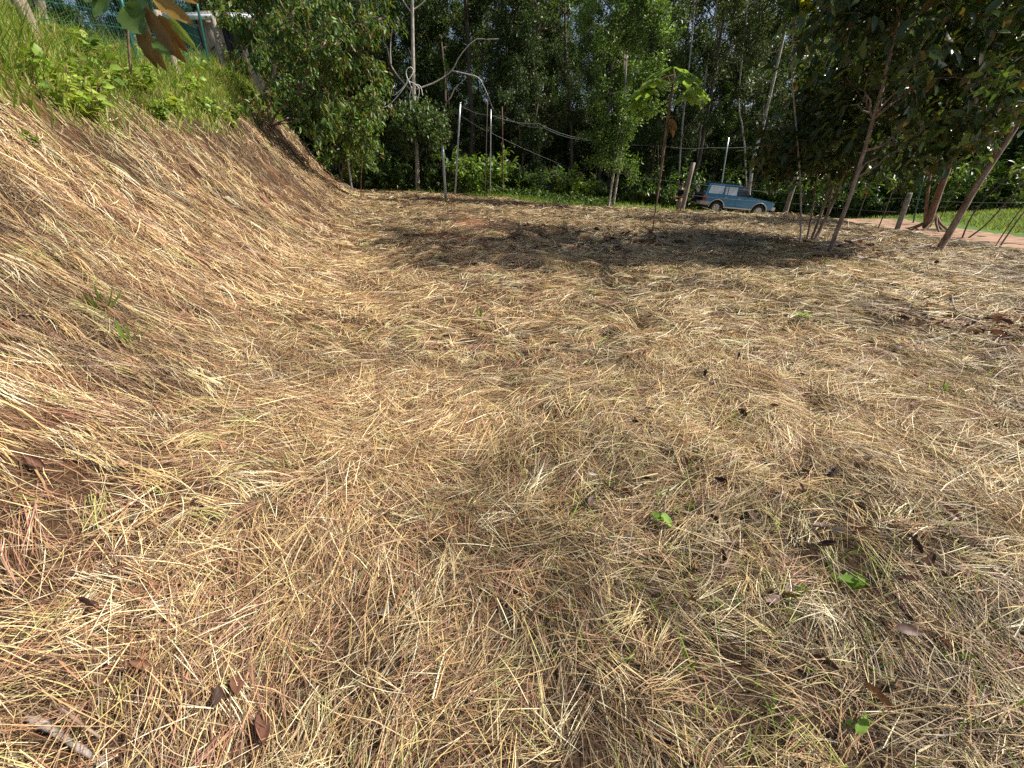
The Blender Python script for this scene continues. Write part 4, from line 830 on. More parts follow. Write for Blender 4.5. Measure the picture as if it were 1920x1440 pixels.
# fence on top of the bank
fl = 'fence along the top of the bank'
fp = {}
for key, lab, b_, t_, r, mat, nm in [
    ('w1', 'thick weathered wooden post at the far left edge', (74, 95), (18, -30), .085, 'wood_post', 'wooden_post'), ('w2', 'slanted wooden post behind the hanging brown leaves', (333, 155), (294, 20), .075, 'wood_post', 'wooden_post'),
    ('w3', 'pale square post below the shed roof', (424, 124), (398, 30), .085, 'concrete', 'concrete_post'), ('w4', 'dark wooden post at the edge of the bank tree', (470, 165), (450, 90), .07, 'wood_post', 'wooden_post'),
    ('w5', 'darker wooden post in the shade left of the big leaf', (92, 60), (66, -30), .07, 'wood_post', 'wooden_post'),
    ('g1', 'green metal fence post behind the big leaves', (262, 122), (222, -20), .032, 'greenpaint', 'green_post'), ('g2', 'second green metal post beside the slanted wooden post', (356, 148), (312, -10), .032, 'greenpaint', 'green_post'),
    ('g3', 'green metal post left of the pale square post', (396, 112), (366, -10), .034, 'greenpaint', 'green_post'), ('g4', 'dark green post against the bank tree', (470, 150), (440, 60), .034, 'greenpaint', 'green_post')]:
    p = crest(b_[0], 3.2 if key != 'w5' else 4.2); tp = at(t_[0], t_[1], p[1]); fp[key] = (p, tp)
    post(nm, lab, p, tp, r, mat, group=fl, square=(key == 'w3'))
def mesh_panel(label, A, B, h):
    A = np.asarray(A, float); B = np.asarray(B, float); L = np.linalg.norm(B-A); o = thing('wire_panel', label, 'fence', A, fl); b = MB(); b2 = MB(); nv = int(L/.1)
    for k in range(nv+1):
        q = A+(B-A)*k/nv; q = q.copy(); b.tube(np.array([q+[0, 0, -.1], q+[0, 0, h]]), .003, 4, False)
    for z in np.linspace(0.05, h, 9): b2.tube(np.array([A+[0, 0, z], B+[0, 0, z]]), .005, 4, False)
    tag(b.obj('upright_wires', M['greenpaint'], o), kind='stuff'); tag(b2.obj('cross_wires', M['greenpaint'], o), kind='stuff')
g1, g2, g3 = fp['g1'][0], fp['g2'][0], fp['g3'][0]
mesh_panel('green welded wire panel between the first two green posts', g1, g2, 1.7)
mesh_panel('green welded wire panel between the last green posts', g2, g3, 1.7)
mesh_panel('green welded wire panel left of the first green post', g1+(g1-g2)*.9+[0, 0, -.1], g1, 1.7)
# shed behind the fence
ev = at(447, 33, 19.5); pz = gz(ev[0]-1.5, ev[1]+1); sh = thing('shed', 'dark shed with corrugated roof and white gutter behind the bank fence', 'shed', (ev[0]-.8, ev[1]+1.1, pz))
W_, D_ = 1.4, .7; c0 = np.array([ev[0]-W_-.2, ev[1]+D_, 0]); eh = ev[2]
b = MB(); b.box(c0+[0, 0, (pz-1+eh-.12)/2], (W_-.1, D_-.25, (eh-.12-pz+1)/2)); b.obj('wall', M['darkwall'], sh)
for k in range(12):
    b = MB(); xk = c0[0]-W_+.25+k*(2*W_-.4)/11; b.box((xk, c0[1]-D_+.235, (pz+eh)/2-.1), ((2*W_-.4)/24-.012, .012, (eh-pz)/2-.1)); b.obj('board', M['darkwall'], sh)
b = MB(); b.box((c0[0]+.35, ev[1]-.06, eh), (W_+.5, .05, .075)); b.obj('gutter', M['white'], sh)
nx_ = 121; xs = np.linspace(c0[0]-W_-.2, c0[0]+W_+.9, nx_); wv_ = .022*np.sin(np.arange(nx_)*np.pi/2*1.0); V = []
for yy, zz in ((ev[1]-.02, eh+.11), (ev[1]+2*D_+.4, eh+.6)):
    for dz in (0, .012): V += [(xs[i], yy, zz+wv_[i]+dz) for i in range(nx_)]
i = np.arange(nx_-1); Q = np.concatenate([np.stack([i, i+1, 2*nx_+i+1, 2*nx_+i], 1), np.stack([nx_+i, 3*nx_+i, 3*nx_+i+1, nx_+i+1], 1), np.stack([i, nx_+i, nx_+i+1, i+1], 1)])
b = MB(); b.put(V, Q); b.obj('roof', M['roofmetal'], sh)
b = MB(); b.box((c0[0]+.3, c0[1]-D_+.21, pz+1.05), (.42, .02, 1.0)); b.obj('door', M['wood_post'], sh)
# big leaved sapling hanging in at the top left
lp = crest(248, 2.9); LY = lp[1]; lo = thing('big_leaf_sapling', 'sapling with large green and orange brown leaves hanging in at the top left', 'sapling', lp)
b = MB(); b.tube(smooth(through([(248, 150, 0), (243, 110, 0), (240, 60, 0), (243, 0, 0), (262, -60, 0)], lp), 12), np.linspace(.02, .014, 12), 7); b.obj('stem', M['bark_red'], lo, True)
GL, GD, BR, OR, YG = (.13, .22, .06), (.07, .13, .04), (.20, .12, .035), (.34, .20, .04), (.24, .32, .06)
for k, (a_, b_, wdt, c_, dy, nn_) in enumerate([((222, -30), (180, 34), 62, GL, -.25, (.1, -.6, .8)), ((200, -25), (162, 6), 48, GD, -.1, (.1, -.5, .8)), ((236, 12), (272, 64), 46, GL, -.3, (-.2, -.7, .6)), ((244, 5), (282, 38), 36, GD, -.1, (-.2, -.6, .7)),
        ((272, 14), (338, 112), 24, BR, -.3, (-.3, -.9, .2)), ((262, 45), (312, 132), 26, BR, -.15, (-.3, -.9, .2)), ((286, -6), (362, 44), 22, OR, -.35, (-.3, -.8, .4)), ((318, 34), (368, 92), 15, YG, -.2, (-.4, -.8, .4)), ((298, 30), (352, 98), 22, BR, -.1, (-.3, -.9, .2)),
        ((326, -12), (374, 6), 14, OR, -.2, (-.2, -.8, .5)), ((258, 60), (296, 128), 20, BR, .1, (-.3, -.9, .2)), ((310, 55), (348, 118), 16, (.26, .15, .04), -.25, (-.3, -.9, .2)), ((286, 78), (322, 102), 18, GL, -.3, (-.2, -.8, .5))]):
    big_leaf(at(*a_, LY+dy), at(*b_, LY+dy-.12), wdt/130*1.15*(LY/7.5), np.array(nn_), c_, .14, 8, .08, 830+k, .15, .2, .08).obj('leaf', M['leaf' if c_ in (GL, GD, YG) else 'deadleaf'], lo)

# ------------------------------------------------------------------ the car
M['paint'] = mat_plain('blue_paint', (.06, .25, .44), .25, metal=.1, noise=.06, scale=3, coat=.6)
M['glass'] = mat_plain('dark_glass', (.03, .035, .04), .05, noise=.05, spec=.9, coat=1.0)
M['glass_sky'] = mat_plain('glass_painted_sky', (.62, .68, .72), .12, noise=.12, scale=2, spec=.8, coat=1.0)  # sky reflection painted into the colour of the side panes
M['chrome'] = mat_plain('bright_trim', (.66, .65, .62), .3, metal=.3, noise=.08)
M['bumper'] = mat_plain('beige_bumper', (.48, .43, .36), .45, noise=.12)
M['rubber'] = mat_plain('tyre_rubber', (.022, .021, .02), .85, noise=.3, scale=12)
M['blackplastic'] = mat_plain('black_plastic', (.018, .018, .018), .5, noise=.2)
M['red_lens'] = mat_plain('red_lens', (.42, .02, .015), .2, noise=.1); M['amber_lens'] = mat_plain('amber_lens', (.60, .20, .02), .2, noise=.1); M['clear_lens'] = mat_plain('clear_lens', (.75, .76, .74), .12, noise=.05)
cpos = at(1370, 389, 27.4); cpos[2] -= .44
car = thing('parked_car', 'blue four door off road car with spare wheel on its back parked behind the lot', 'car', cpos); car.rotation_euler = (0, math.radians(4.5), math.radians(-5))
def bm_obj(name, fn, mat, parent, bev=0., seg=2, smooth_=False):
    bm = bmesh.new(); fn(bm)
    if bev: bmesh.ops.bevel(bm, geom=[e for e in bm.edges if len(e.link_faces) == 2 and e.calc_face_angle(0) > .35], offset=bev, segments=seg, affect='EDGES', clamp_overlap=True)
    bmesh.ops.recalc_face_normals(bm, faces=bm.faces); me = bpy.data.meshes.new(name); bm.to_mesh(me); bm.free(); me.materials.append(M[mat])
    if smooth_: me.polygons.foreach_set('use_smooth', np.ones(len(me.polygons), bool))
    return add(name, me, parent)
def extr(prof_, y0, y1):
    def f(bm):
        a = [bm.verts.new((x, y0, z)) for x, z in prof_]; c_ = [bm.verts.new((x, y1, z)) for x, z in prof_]; bm.faces.new(a); bm.faces.new(c_[::-1]); n = len(a)
        for i in range(n): bm.faces.new((a[i], c_[i], c_[(i+1) % n], a[(i+1) % n]))
    return f
def hexa(p8):
    def f(bm):
        v = [bm.verts.new(p) for p in p8]
        for q in ((0, 1, 2, 3), (7, 6, 5, 4), (0, 4, 5, 1), (1, 5, 6, 2), (2, 6, 7, 3), (3, 7, 4, 0)): bm.faces.new([v[i] for i in q])
    return f
def bxs(x0, x1, y0, y1, z0, z1): return hexa([(x0, y0, z0), (x1, y0, z0), (x1, y1, z0), (x0, y1, z0), (x0, y0, z1), (x1, y0, z1), (x1, y1, z1), (x0, y1, z1)])
def arc(cx_, r, a0, a1, n=9, cz=.37): return [(cx_+r*math.cos(a), cz+r*math.sin(a)) for a in np.linspace(a0, a1, n)]
WF, WR, AR = 1.34, -1.28, .46
low = [(-2.16, .50), (-2.2, .75), (-2.19, 1.0), (-2.13, 1.08), (.80, 1.09), (1.35, 1.03), (2.0, .96), (2.13, .90), (2.17, .75), (2.16, .52)]+arc(WF, AR, .15, math.pi-.15)+[(WF-AR, .42), (WR+AR, .42)]+arc(WR, AR, .15, math.pi-.15)
bm_obj('body', extr(low, -.83, .83), 'paint', car, .035, 3)
zb, zt, yb, yt = 1.07, 1.70, .79, .66
bm_obj('cabin', hexa([(-2.14, -yb, zb), (.80, -yb, zb), (.80, yb, zb), (-2.14, yb, zb), (-1.97, -yt, zt), (-.02, -yt, zt), (-.02, yt, zt), (-1.97, yt, zt)]), 'paint', car, .05, 3)
def sy(z, off): return yb-(z-zb)/(zt-zb)*(yb-yt)+off
def pane(name, pts, sgn, mat, off, parent, th=.008):
    def f(bm):
        a = [bm.verts.new((x, sgn*sy(z, off), z)) for x, z in pts]; c_ = [bm.verts.new((x, sgn*sy(z, off-th), z)) for x, z in pts]; bm.faces.new(a); bm.faces.new(c_[::-1]); n = len(a)
        for i in range(n): bm.faces.new((a[i], c_[i], c_[(i+1) % n], a[(i+1) % n]))
    return bm_obj(name, f, mat, parent)
for sg in (-1, 1):
    w1 = pane('window', [(-1.97, 1.15), (-1.13, 1.15), (-1.05, 1.28), (-1.05, 1.60), (-1.86, 1.60)], sg, 'glass_sky', .006, car); pane('window_frame', [(-2.01, 1.12), (-1.11, 1.12), (-1.02, 1.27), (-1.02, 1.63), (-1.88, 1.63)], sg, 'blackplastic', .002, w1)
    d1 = bm_obj('door', extr([(-.93, .50), (-.20, .50), (-.20, 1.08), (-1.0, 1.08), (-1.0, .86), (-.87, .75)], sg*.829, sg*.842), 'paint', car, .006, 1)
    w2 = pane('window', [(-.95, 1.13), (-.24, 1.13), (-.24, 1.60), (-.95, 1.60)], sg, 'glass_sky', .006, car); pane('window_frame', [(-.98, 1.10), (-.21, 1.10), (-.21, 1.63), (-.98, 1.63)], sg, 'blackplastic', .002, w2); pane('divider', [(-.80, 1.13), (-.77, 1.13), (-.77, 1.60), (-.80, 1.60)], sg, 'blackplastic', .012, w2)
    d2 = bm_obj('door', extr([(-.18, .50), (.80, .50), (.83, .80), (.80, 1.08), (-.18, 1.08)], sg*.829, sg*.842), 'paint', car, .006, 1)
    w3 = pane('window', [(-.15, 1.13), (.62, 1.13), (.16, 1.60), (-.15, 1.60)], sg, 'glass', .006, car); pane('window_frame', [(-.18, 1.10), (.70, 1.10), (.17, 1.63), (-.18, 1.63)], sg, 'blackplastic', .002, w3)
    for d_, x in ((d1, -.92), (d2, -.10)): bm_obj('handle', bxs(x, x+.16, sg*.842, sg*.862, .955, .985), 'chrome', d_, .006, 1)
    for nm, cx_ in (('front', WF), ('rear', WR)):
        b = MB(); b.tube(np.array([(x, sg*.835, z) for x, z in arc(cx_, AR+.015, .05, math.pi-.05, 14)]), .028, 6); add('arch_trim', b.mesh('arch_trim', M['chrome'], (0, 0, 0), True), car)
    bm_obj('sill', bxs(-.80, .88, sg*.80, sg*.855, .40, .47), 'chrome', car, .01, 1)
    t1 = bm_obj('tail_light', bxs(-2.215, -2.02, sg*.66, sg*.838, .76, .94), 'red_lens', car, .012, 1); bm_obj('indicator', bxs(-2.214, -2.05, sg*.662, sg*.837, .945, 1.03), 'amber_lens', t1, .01, 1)
    bm_obj('headlight', bxs(2.05, 2.185, sg*.45, sg*.80, .72, .88), 'clear_lens', car, .015, 1)
    mr_ = bm_obj('mirror', bxs(.50, .60, sg*.88, sg*1.02, 1.10, 1.24), 'blackplastic', car, .02, 2); bm_obj('arm', bxs(.53, .58, sg*.80, sg*.90, 1.10, 1.14), 'blackplastic', mr_)
    bm_obj('visor', bxs(-.97, -.22, sg*(sy(1.6, .005)), sg*(sy(1.6, .03)), 1.605, 1.645), 'blackplastic', car)
    rl = bm_obj('roof_rail', bxs(-1.85, -.2, sg*.55, sg*.585, 1.75, 1.785), 'blackplastic', car, .008, 1)
    for x in (-1.8, -1.05, -.3): bm_obj('foot', bxs(x, x+.06, sg*.55, sg*.58, 1.69, 1.752), 'blackplastic', rl)
for x in (-1.6, -1.0, -.4): bm_obj('rack_bar', bxs(x, x+.04, -.60, .60, 1.787, 1.81), 'blackplastic', car)
bm_obj('windscreen', hexa([(.74, -.68, 1.13), (.755, -.68, 1.14), (.755, .68, 1.14), (.74, .68, 1.13), (.07, -.58, 1.63), (.085, -.58, 1.64), (.085, .58, 1.64), (.07, .58, 1.63)]), 'glass', car)
bm_obj('rear_window', hexa([(-2.15, -.66, 1.14), (-2.13, -.66, 1.14), (-2.13, .66, 1.14), (-2.15, .66, 1.14), (-2.02, -.58, 1.62), (-2.0, -.58, 1.62), (-2.0, .58, 1.62), (-2.02, .58, 1.62)]), 'glass', car)
bm_obj('tailgate', bxs(-2.225, -2.19, -.64, .64, .72, 1.04), 'blackplastic', car, .01, 1)  # black material stands in for the shade on the car's rear face
bm_obj('rear_bumper', hexa([(-2.34, -.85, .50), (-1.78, -.86, .50), (-1.78, .86, .50), (-2.34, .85, .50), (-2.34, -.85, .70), (-1.72, -.86, .70), (-1.72, .86, .70), (-2.34, .85, .70)]), 'bumper', car, .03, 2)
bm_obj('front_bumper', bxs(2.10, 2.30, -.84, .84, .48, .66), 'chrome', car, .03, 2)
bm_obj('grille', bxs(2.14, 2.19, -.42, .42, .70, .88), 'blackplastic', car, .01, 1)
bm_obj('number_plate', bxs(-2.355, -2.342, -.72, -.42, .52, .66), 'white', car)
bm_obj('underbody', bxs(-2.0, 2.0, -.6, .6, .34, .50), 'blackplastic', car)
def wheel_parts(cen, axis, parent, R=.375, wd=.25):
    cen = np.asarray(cen, float); ax = np.asarray(axis, float); u = np.array([0, 0, 1.]); v = np.cross(ax, u); n = 28; a = np.arange(n)*2*np.pi/n
    def ring(prof_, name, mat, par, smooth_=True):
        V = []; 
        for r, h in prof_: V.append(cen+ax*h+r*(np.cos(a)[:, None]*u+np.sin(a)[:, None]*v))
        V = np.concatenate(V); i, j = np.meshgrid(np.arange(len(prof_)-1), np.arange(n), indexing='ij'); i = i.ravel(); j = j.ravel(); b = MB(); b.put(V, np.stack([i*n+j, i*n+(j+1) % n, (i+1)*n+(j+1) % n, (i+1)*n+j], 1)); return add(name, b.mesh(name, M[mat], (0, 0, 0), smooth_), par)
    w_ = bpy.data.objects.new('wheel', None); COL.objects.link(w_); w_.parent = parent
    ring([(R*.56, wd*.38), (R*.70, wd*.5), (R*.92, wd*.47), (R, wd*.30), (R, -wd*.30), (R*.92, -wd*.47), (R*.70, -wd*.5), (R*.56, -wd*.38), (R*.5, 0), (R*.56, wd*.38)], 'tyre', 'rubber', w_)
    ring([(.001, wd*.40), (R*.18, wd*.42), (R*.22, wd*.30), (R*.45, wd*.24), (R*.52, wd*.36), (R*.57, wd*.40), (R*.55, wd*.1), (.001, wd*.08)], 'rim', 'chrome', w_, False)
    for k in range(6):
        aa = k*np.pi/3; d = np.cos(aa)*u+np.sin(aa)*v; b = MB(); b.tube(np.array([cen+d*R*.16+ax*wd*.40, cen+d*R*.50+ax*wd*.34]), [.05, .035], 5); add('spoke', b.mesh('spoke', M['chrome']), w_)
for sg in (-1, 1):
    for cx_ in (WF, WR): wheel_parts((cx_, sg*.72, .375), (0, sg, 0), car)
wheel_parts((-2.46, .02, .98), (-1, 0, 0), car)
bm_obj('spare_carrier', bxs(-2.40, -2.22, -.06, .10, .60, 1.0), 'blackplastic', car)

# ------------------------------------------------------------------ the person
M['skin'] = mat_plain('skin', (.42, .25, .17), .5, noise=.08); M['black_cloth'] = mat_plain('black_cloth', (.012, .012, .014), .9, noise=.3); M['khaki'] = mat_plain('khaki_cloth', (.36, .28, .21), .9, noise=.12)
ppos = on(1268, 23.0); pe = thing('person', 'person in black shirt, cap and khaki shorts reading something held in both hands', 'person', ppos); pe.rotation_euler = (0, 0, math.pi+.15)
def skin(name, verts, edges, radii, mat, parent, root=0, sub=2):
    me = bpy.data.meshes.new(name); me.from_pydata(verts, edges, []); o = bpy.data.objects.new(name, me); COL.objects.link(o); o.parent = parent
    md = o.modifiers.new('skin', 'SKIN'); md.use_smooth_shade = True
    for i, r in enumerate(radii): me.skin_vertices[0].data[i].radius = (r, r) if not isinstance(r, tuple) else r
    me.skin_vertices[0].data[root].use_root = True
    sb_ = o.modifiers.new('sub', 'SUBSURF'); sb_.levels = sub; sb_.render_levels = sub; me.materials.append(M[mat]); return o
# x forward, y left
bv = [(0, 0, .95), (0, 0, 1.12), (.01, 0, 1.30), (0, 0, 1.43), (.02, 0, 1.52), (.04, 0, 1.60), (.05, 0, 1.68),
      (0, .09, .90), (.03, .10, .50), (0, .11, .09), (.12, .12, .04), (0, -.09, .90), (.01, -.10, .50), (-.03, -.11, .09), (.09, -.12, .04),
      (0, .19, 1.40), (.02, .23, 1.12), (.24, .13, 1.09), (.30, .10, 1.10), (0, -.19, 1.40), (.02, -.23, 1.12), (.24, -.13, 1.09), (.30, -.10, 1.10)]
be = [(0, 1), (1, 2), (2, 3), (3, 4), (4, 5), (5, 6), (0, 7), (7, 8), (8, 9), (9, 10), (0, 11), (11, 12), (12, 13), (13, 14), (3, 15), (15, 16), (16, 17), (17, 18), (3, 19), (19, 20), (20, 21), (21, 22)]
br = [.12, .115, .13, .09, .055, .085, .09, .085, .06, .042, .04, .085, .06, .042, .04, .055, .044, .032, .034, .055, .044, .032, .034]
body = skin('body', bv, be, br, 'skin', pe)
sv_ = [(0, 0, .93), (0, 0, 1.12), (.01, 0, 1.30), (0, 0, 1.44), (0, .19, 1.40), (.01, .225, 1.20), (0, -.19, 1.40), (.01, -.225, 1.20)]
skin('shirt', sv_, [(0, 1), (1, 2), (2, 3), (3, 4), (4, 5), (3, 6), (6, 7)], [.145, .145, .155, .10, .08, .075, .08, .075], 'black_cloth', pe)
skin('shorts', [(0, 0, .97), (0, .095, .86), (.02, .10, .55), (0, -.095, .86), (.01, -.10, .55)], [(0, 1), (1, 2), (0, 3), (3, 4)], [.14, .115, .10, .115, .10], 'khaki', pe)
def ell(c_, r_, n=10, m_=7, zmin=-1.):
    V = []; 
    for i in range(m_+1):
        th = math.acos(zmin)*i/m_
        for j in range(n): V.append((c_[0]+r_[0]*math.sin(th)*math.cos(j*2*math.pi/n), c_[1]+r_[1]*math.sin(th)*math.sin(j*2*math.pi/n), c_[2]+r_[2]*math.cos(th)))
    i, j = np.meshgrid(np.arange(m_), np.arange(n), indexing='ij'); i = i.ravel(); j = j.ravel(); b = MB(); b.put(V, np.stack([i*n+j, (i+1)*n+j, (i+1)*n+(j+1) % n, i*n+(j+1) % n], 1)); return b
cap_ = add('cap', ell((.045, 0, 1.665), (.115, .10, .10), 12, 6, 0.).mesh('cap', M['black_cloth'], smooth=True), pe)
b = MB(); b.box((.17, 0, 1.67), (.075, .07, .006)); add('brim', b.mesh('brim', M['black_cloth']), cap_)
add('nose', ell((.145, 0, 1.615), (.022, .016, .026)).mesh('nose', M['skin'], smooth=True), pe); add('mouth', ell((.128, 0, 1.565), (.008, .028, .008)).mesh('mouth', M['rust'], smooth=True), pe)
for sg in (-1, 1):
    add('eye', ell((.126, sg*.034, 1.64), (.012, .016, .010)).mesh('eye', M['blackplastic'], smooth=True), pe); add('ear', ell((.03, sg*.095, 1.62), (.022, .012, .032)).mesh('ear', M['skin'], smooth=True), pe)
    hd = MB(); c_ = np.array([.32, sg*.085, 1.105]); hd.box(c_+[.03, 0, 0], (.045, .014, .038))
    for k, (dz, ln) in enumerate(((.028, .07), (.010, .08), (-.010, .075), (-.028, .06))):
        p0 = c_+[.07, 0, dz]; hd.tube(np.array([p0, p0+[ln*.5, -sg*.005, 0], p0+[ln*.75, -sg*.03, .002], p0+[ln*.7, -sg*.05, .004]]), .009, 5)
    p0 = c_+[.01, -sg*.01, .035]; hd.tube(np.array([p0, p0+[.035, -sg*.02, .022], p0+[.06, -sg*.03, .022]]), .010, 5); add('hand', hd.mesh('hand', M['skin'], smooth=True), pe)
    add('shoe', ell((.05 if sg > 0 else .02, sg*.115, .05), (.14, .05, .055)).mesh('shoe', M['blackplastic'], smooth=True), pe)
bk = MB(); hp = ppos+np.array([-.40, -.03, 1.12]); bk.box(hp, (.07, .10, .006), [[.94, 0, .34], [0, 1, 0], [-.34, 0, .94]]); tag(bk.obj('phone', M['blackplastic'], loc=hp), 'dark flat phone held in front of the person', 'phone')

# ------------------------------------------------------------------ things lying in the straw
def lie(px, py, lift=.03):
    p = hit(px, py); n_ = N(np.array([p[0]]), np.array([p[1]]))[0]; return p+n_*lift, n_
def dead_leaf_mesh(seed, col, L=1., W=.55, curl=.5):
    rng = np.random.default_rng(seed); sg = 8; b = MB(); t = np.linspace(0, 1, sg); V = []
    tw = rng.normal()*.5
    for i in range(sg):
        w_ = W*.5*max(.03, math.sin(math.pi*(.05+.92*t[i]))**.8); a0 = tw*t[i]
        for q in (-1, -.5, 0, .5, 1):
            an = q*curl*2.2+a0; V.append((L*(t[i]-.5), w_*math.sin(an)/max(curl*2.2, .3)+rng.normal()*.012, w_*(1-math.cos(an))*.9+.22*L*curl*(t[i]-.5)**2+rng.normal()*.015))
    i, j = np.meshgrid(np.arange(sg-1), np.arange(4), indexing='ij'); b0 = (i*5+j).ravel(); b.put(V, np.stack([b0, b0+1, b0+6, b0+5], 1), np.asarray(col)*rng.uniform(.8, 1.2, (len(b0), 1)))
    b.tube(np.array([(L*.5, 0, .02), (L*.62, .02, .05), (L*.72, .06, .04)]), .012*L, 4, True, np.asarray(col)*.7)
    return b.mesh('dead_leaf', M['deadleaf'])
DC = [(.12, .055, .035), (.09, .045, .03), (.20, .10, .06), (.06, .035, .025), (.28, .16, .10), (.15, .09, .07), (.30, .27, .22)]
DLM = [dead_leaf_mesh(s_, DC[s_ % 7], 1., .45+.04*(s_ % 4), .35+.12*(s_ % 5)) for s_ in range(12)]
drng = np.random.default_rng(606)
def put_leaf(p, n_, size, k, label, group):
    o = add('dead_leaf', DLM[k % 12], None, p); z = Vector([float(v) for v in n_]); q = z.to_track_quat('Z', 'Y'); o.rotation_mode = 'QUATERNION'
    from mathutils import Quaternion, Euler
    o.rotation_quaternion = q @ Euler((drng.normal()*.35, drng.normal()*.35, drng.random()*6.28)).to_quaternion(); s_ = float(size); o.scale = (s_, s_, s_)
    return tag(o, label, 'leaf', group)
for k, (px, py, sz, kk, lab) in enumerate([
    (437, 1297, .085, 0, 'curled reddish brown dead leaf near the bottom left'), (482, 1388, .085, 7, 'folded dark brown dead leaf at the bottom edge left of centre'), (1535, 1255, .075, 1, 'crumpled dark dead leaf near the lower right'),
    (1632, 1322, .085, 4, 'tan dead leaf with pointed tip at the lower right'), (1672, 1298, .06, 2, 'small rolled tan dead leaf beside the pointed one'), (1368, 1035, .07, 3, 'blackish dead leaf standing on edge right of centre'),
    (1402, 978, .085, 5, 'long curled brown dead leaf right of centre'), (1390, 1010, .06, 1, 'small brown rolled leaf just under the long curled one'), (1188, 805, .06, 3, 'round black dead leaf in the middle of the straw'),
    (1215, 780, .07, 8, 'crumpled black leaf above the round black one'), (1232, 765, .06, 10, 'small dark leaf at the top of the black leaf cluster'), (1555, 905, .14, 3, 'wide dark dead leaf below the straw hump on the right'), (1610, 885, .16, 8, 'large dark dead leaf tucked under the straw hump'),
    (1640, 870, .12, 1, 'dark brown leaf at the right end of the straw hump'), (1905, 1130, .08, 0, 'reddish brown dead leaf at the right edge'), (1065, 658, .08, 2, 'orange brown dead leaf in the centre distance'), (892, 503, .12, 3, 'small black lump like leaf on the open straw'),
    (990, 508, .12, 10, 'dark leaf right of the black lump like leaf'), (1445, 1130, .06, 8, 'dark torn leaf low in the right middle'), (1530, 1090, .07, 5, 'greyish curled leaf beside the green seedling'), (1755, 1215, .05, 4, 'small orange brown scrap of leaf in the right straw'),
    (835, 640, .12, 10, 'dark leaf under a tuft left of centre'), (1300, 630, .10, 1, 'small dark leaf on the pale straw'), (1275, 650, .08, 6, 'pale grey dead leaf on the pale straw'), (1500, 715, .07, 3, 'single dark leaf scrap right of centre')]):
    p, n_ = lie(px, py, .05); put_leaf(p, n_, sz*1.15, kk, lab, 'dead leaves scattered on the straw')
def pile(n, xr, yr, szr, lab, grp, seed):
    rng = np.random.default_rng(seed); c_ = ((xr[0]+xr[1])/2, (yr[0]+yr[1])/2)
    for k in range(n):
        px = np.clip(c_[0]+rng.normal()*(xr[1]-xr[0])*.36, xr[0]-40, xr[1]+30); py = np.clip(c_[1]+rng.normal()*(yr[1]-yr[0])*.4, yr[0]-14, yr[1]+16); h_ = hit(px, py)
        if h_ is None: continue
        p, n_ = lie(px, py, .04+.045*rng.random()); put_leaf(p, n_, rng.uniform(*szr), int(rng.integers(0, 12)), lab, grp)
pile(44, (1690, 1800), (575, 625), (.06, .13), 'brown leaf in the litter heap left of the grey branch', 'litter heap near the grey branch', 1)
pile(54, (1780, 1930), (598, 640), (.07, .15), 'curled leaf in the litter heap at the right edge', 'litter heap at the right edge', 2)
pile(60, (1120, 1260), (425, 468), (.16, .28), 'dark leaf in the litter round the palmate sapling', 'litter round the palmate sapling', 3)
pile(34, (1540, 1720), (455, 490), (.15, .26), 'pale dead leaf in the litter under the leaning trees', 'litter under the leaning trees', 4)
pile(26, (900, 1120), (420, 470), (.14, .24), 'dead leaf lying in the shade patch left of the sapling', 'leaves in the shade patch', 5)
pile(40, (1150, 1480), (640, 1120), (.05, .10), 'small dark scrap of dead leaf in the brown straw right of centre', 'leaf scraps right of centre', 6)
pile(26, (1480, 1900), (700, 1350), (.05, .10), 'small dead leaf scrap in the pale straw at the right', 'leaf scraps at the right', 7)
pile(14, (100, 700), (900, 1400), (.04, .08), 'small dead leaf scrap in the straw at the lower left', 'leaf scraps at the lower left', 8)
def stick(name, label, pts, r0, r1, mat, lift=.03, twigs=()):
    P = []
    for px, py in pts: P.append(lie(px, py, lift)[0])
    P = smooth(np.array(P), 12); o = thing(name, label, 'stick', P[0], None); b = MB(); rng = np.random.default_rng(len(label)); b.tube(P, np.linspace(r0, r1, 12)*(1+rng.normal(size=12)*.16), 8); b.obj('shaft', M[mat], o, True)
    for tw in twigs:
        Q = smooth(np.array([lie(px, py, l_)[0] for px, py, l_ in tw]), 8); b = MB(); b.tube(Q, np.linspace(r1*.6, r1*.3, 8), 5); b.obj('twig', M[mat], o, True)
M['greywood'] = mat_plain('grey_dead_wood', (.25, .21, .18), .85, noise=.6, scale=30, bump=.9)
stick('dead_branch', 'grey dead branch lying beside the litter heap on the right', [(1672, 663), (1720, 650), (1765, 641), (1800, 626)], .022, .014, 'greywood', .05, [[(1770, 640, .05), (1820, 650, .07), (1860, 656, .06), (1915, 658, .06)]])
stick('dead_branch', 'thick grey stick half buried at the bottom left corner', [(52, 1358), (95, 1380), (140, 1408), (200, 1446)], .0085, .0065, 'greywood', .03, [[(95, 1380, .035), (120, 1362, .05), (150, 1352, .05)]])
stick('dead_twig', 'thin reddish twig near the bottom left stick', [(112, 1358), (150, 1385), (185, 1405)], .004, .003, 'bark_red', .06)
stick('dead_branch', 'short stick among the litter at the right edge', [(1780, 560), (1800, 600), (1930, 618)], .012, .008, 'greywood', .06)
stick('dead_twig', 'long bent pale stem arching over the straw on the right', [(1495, 905), (1530, 868), (1600, 850), (1660, 842)], .0035, .0025, 'greywood', .06)
stick('dead_branch', 'dead branch lying in shade under the leaning trees', [(1520, 470), (1570, 462), (1625, 450)], .025, .012, 'greywood', .06)
stick('dead_branch', 'dead branch lying by the foot of the grey leaning trunk', [(1640, 480), (1700, 470), (1750, 462)], .02, .012, 'greywood', .06)
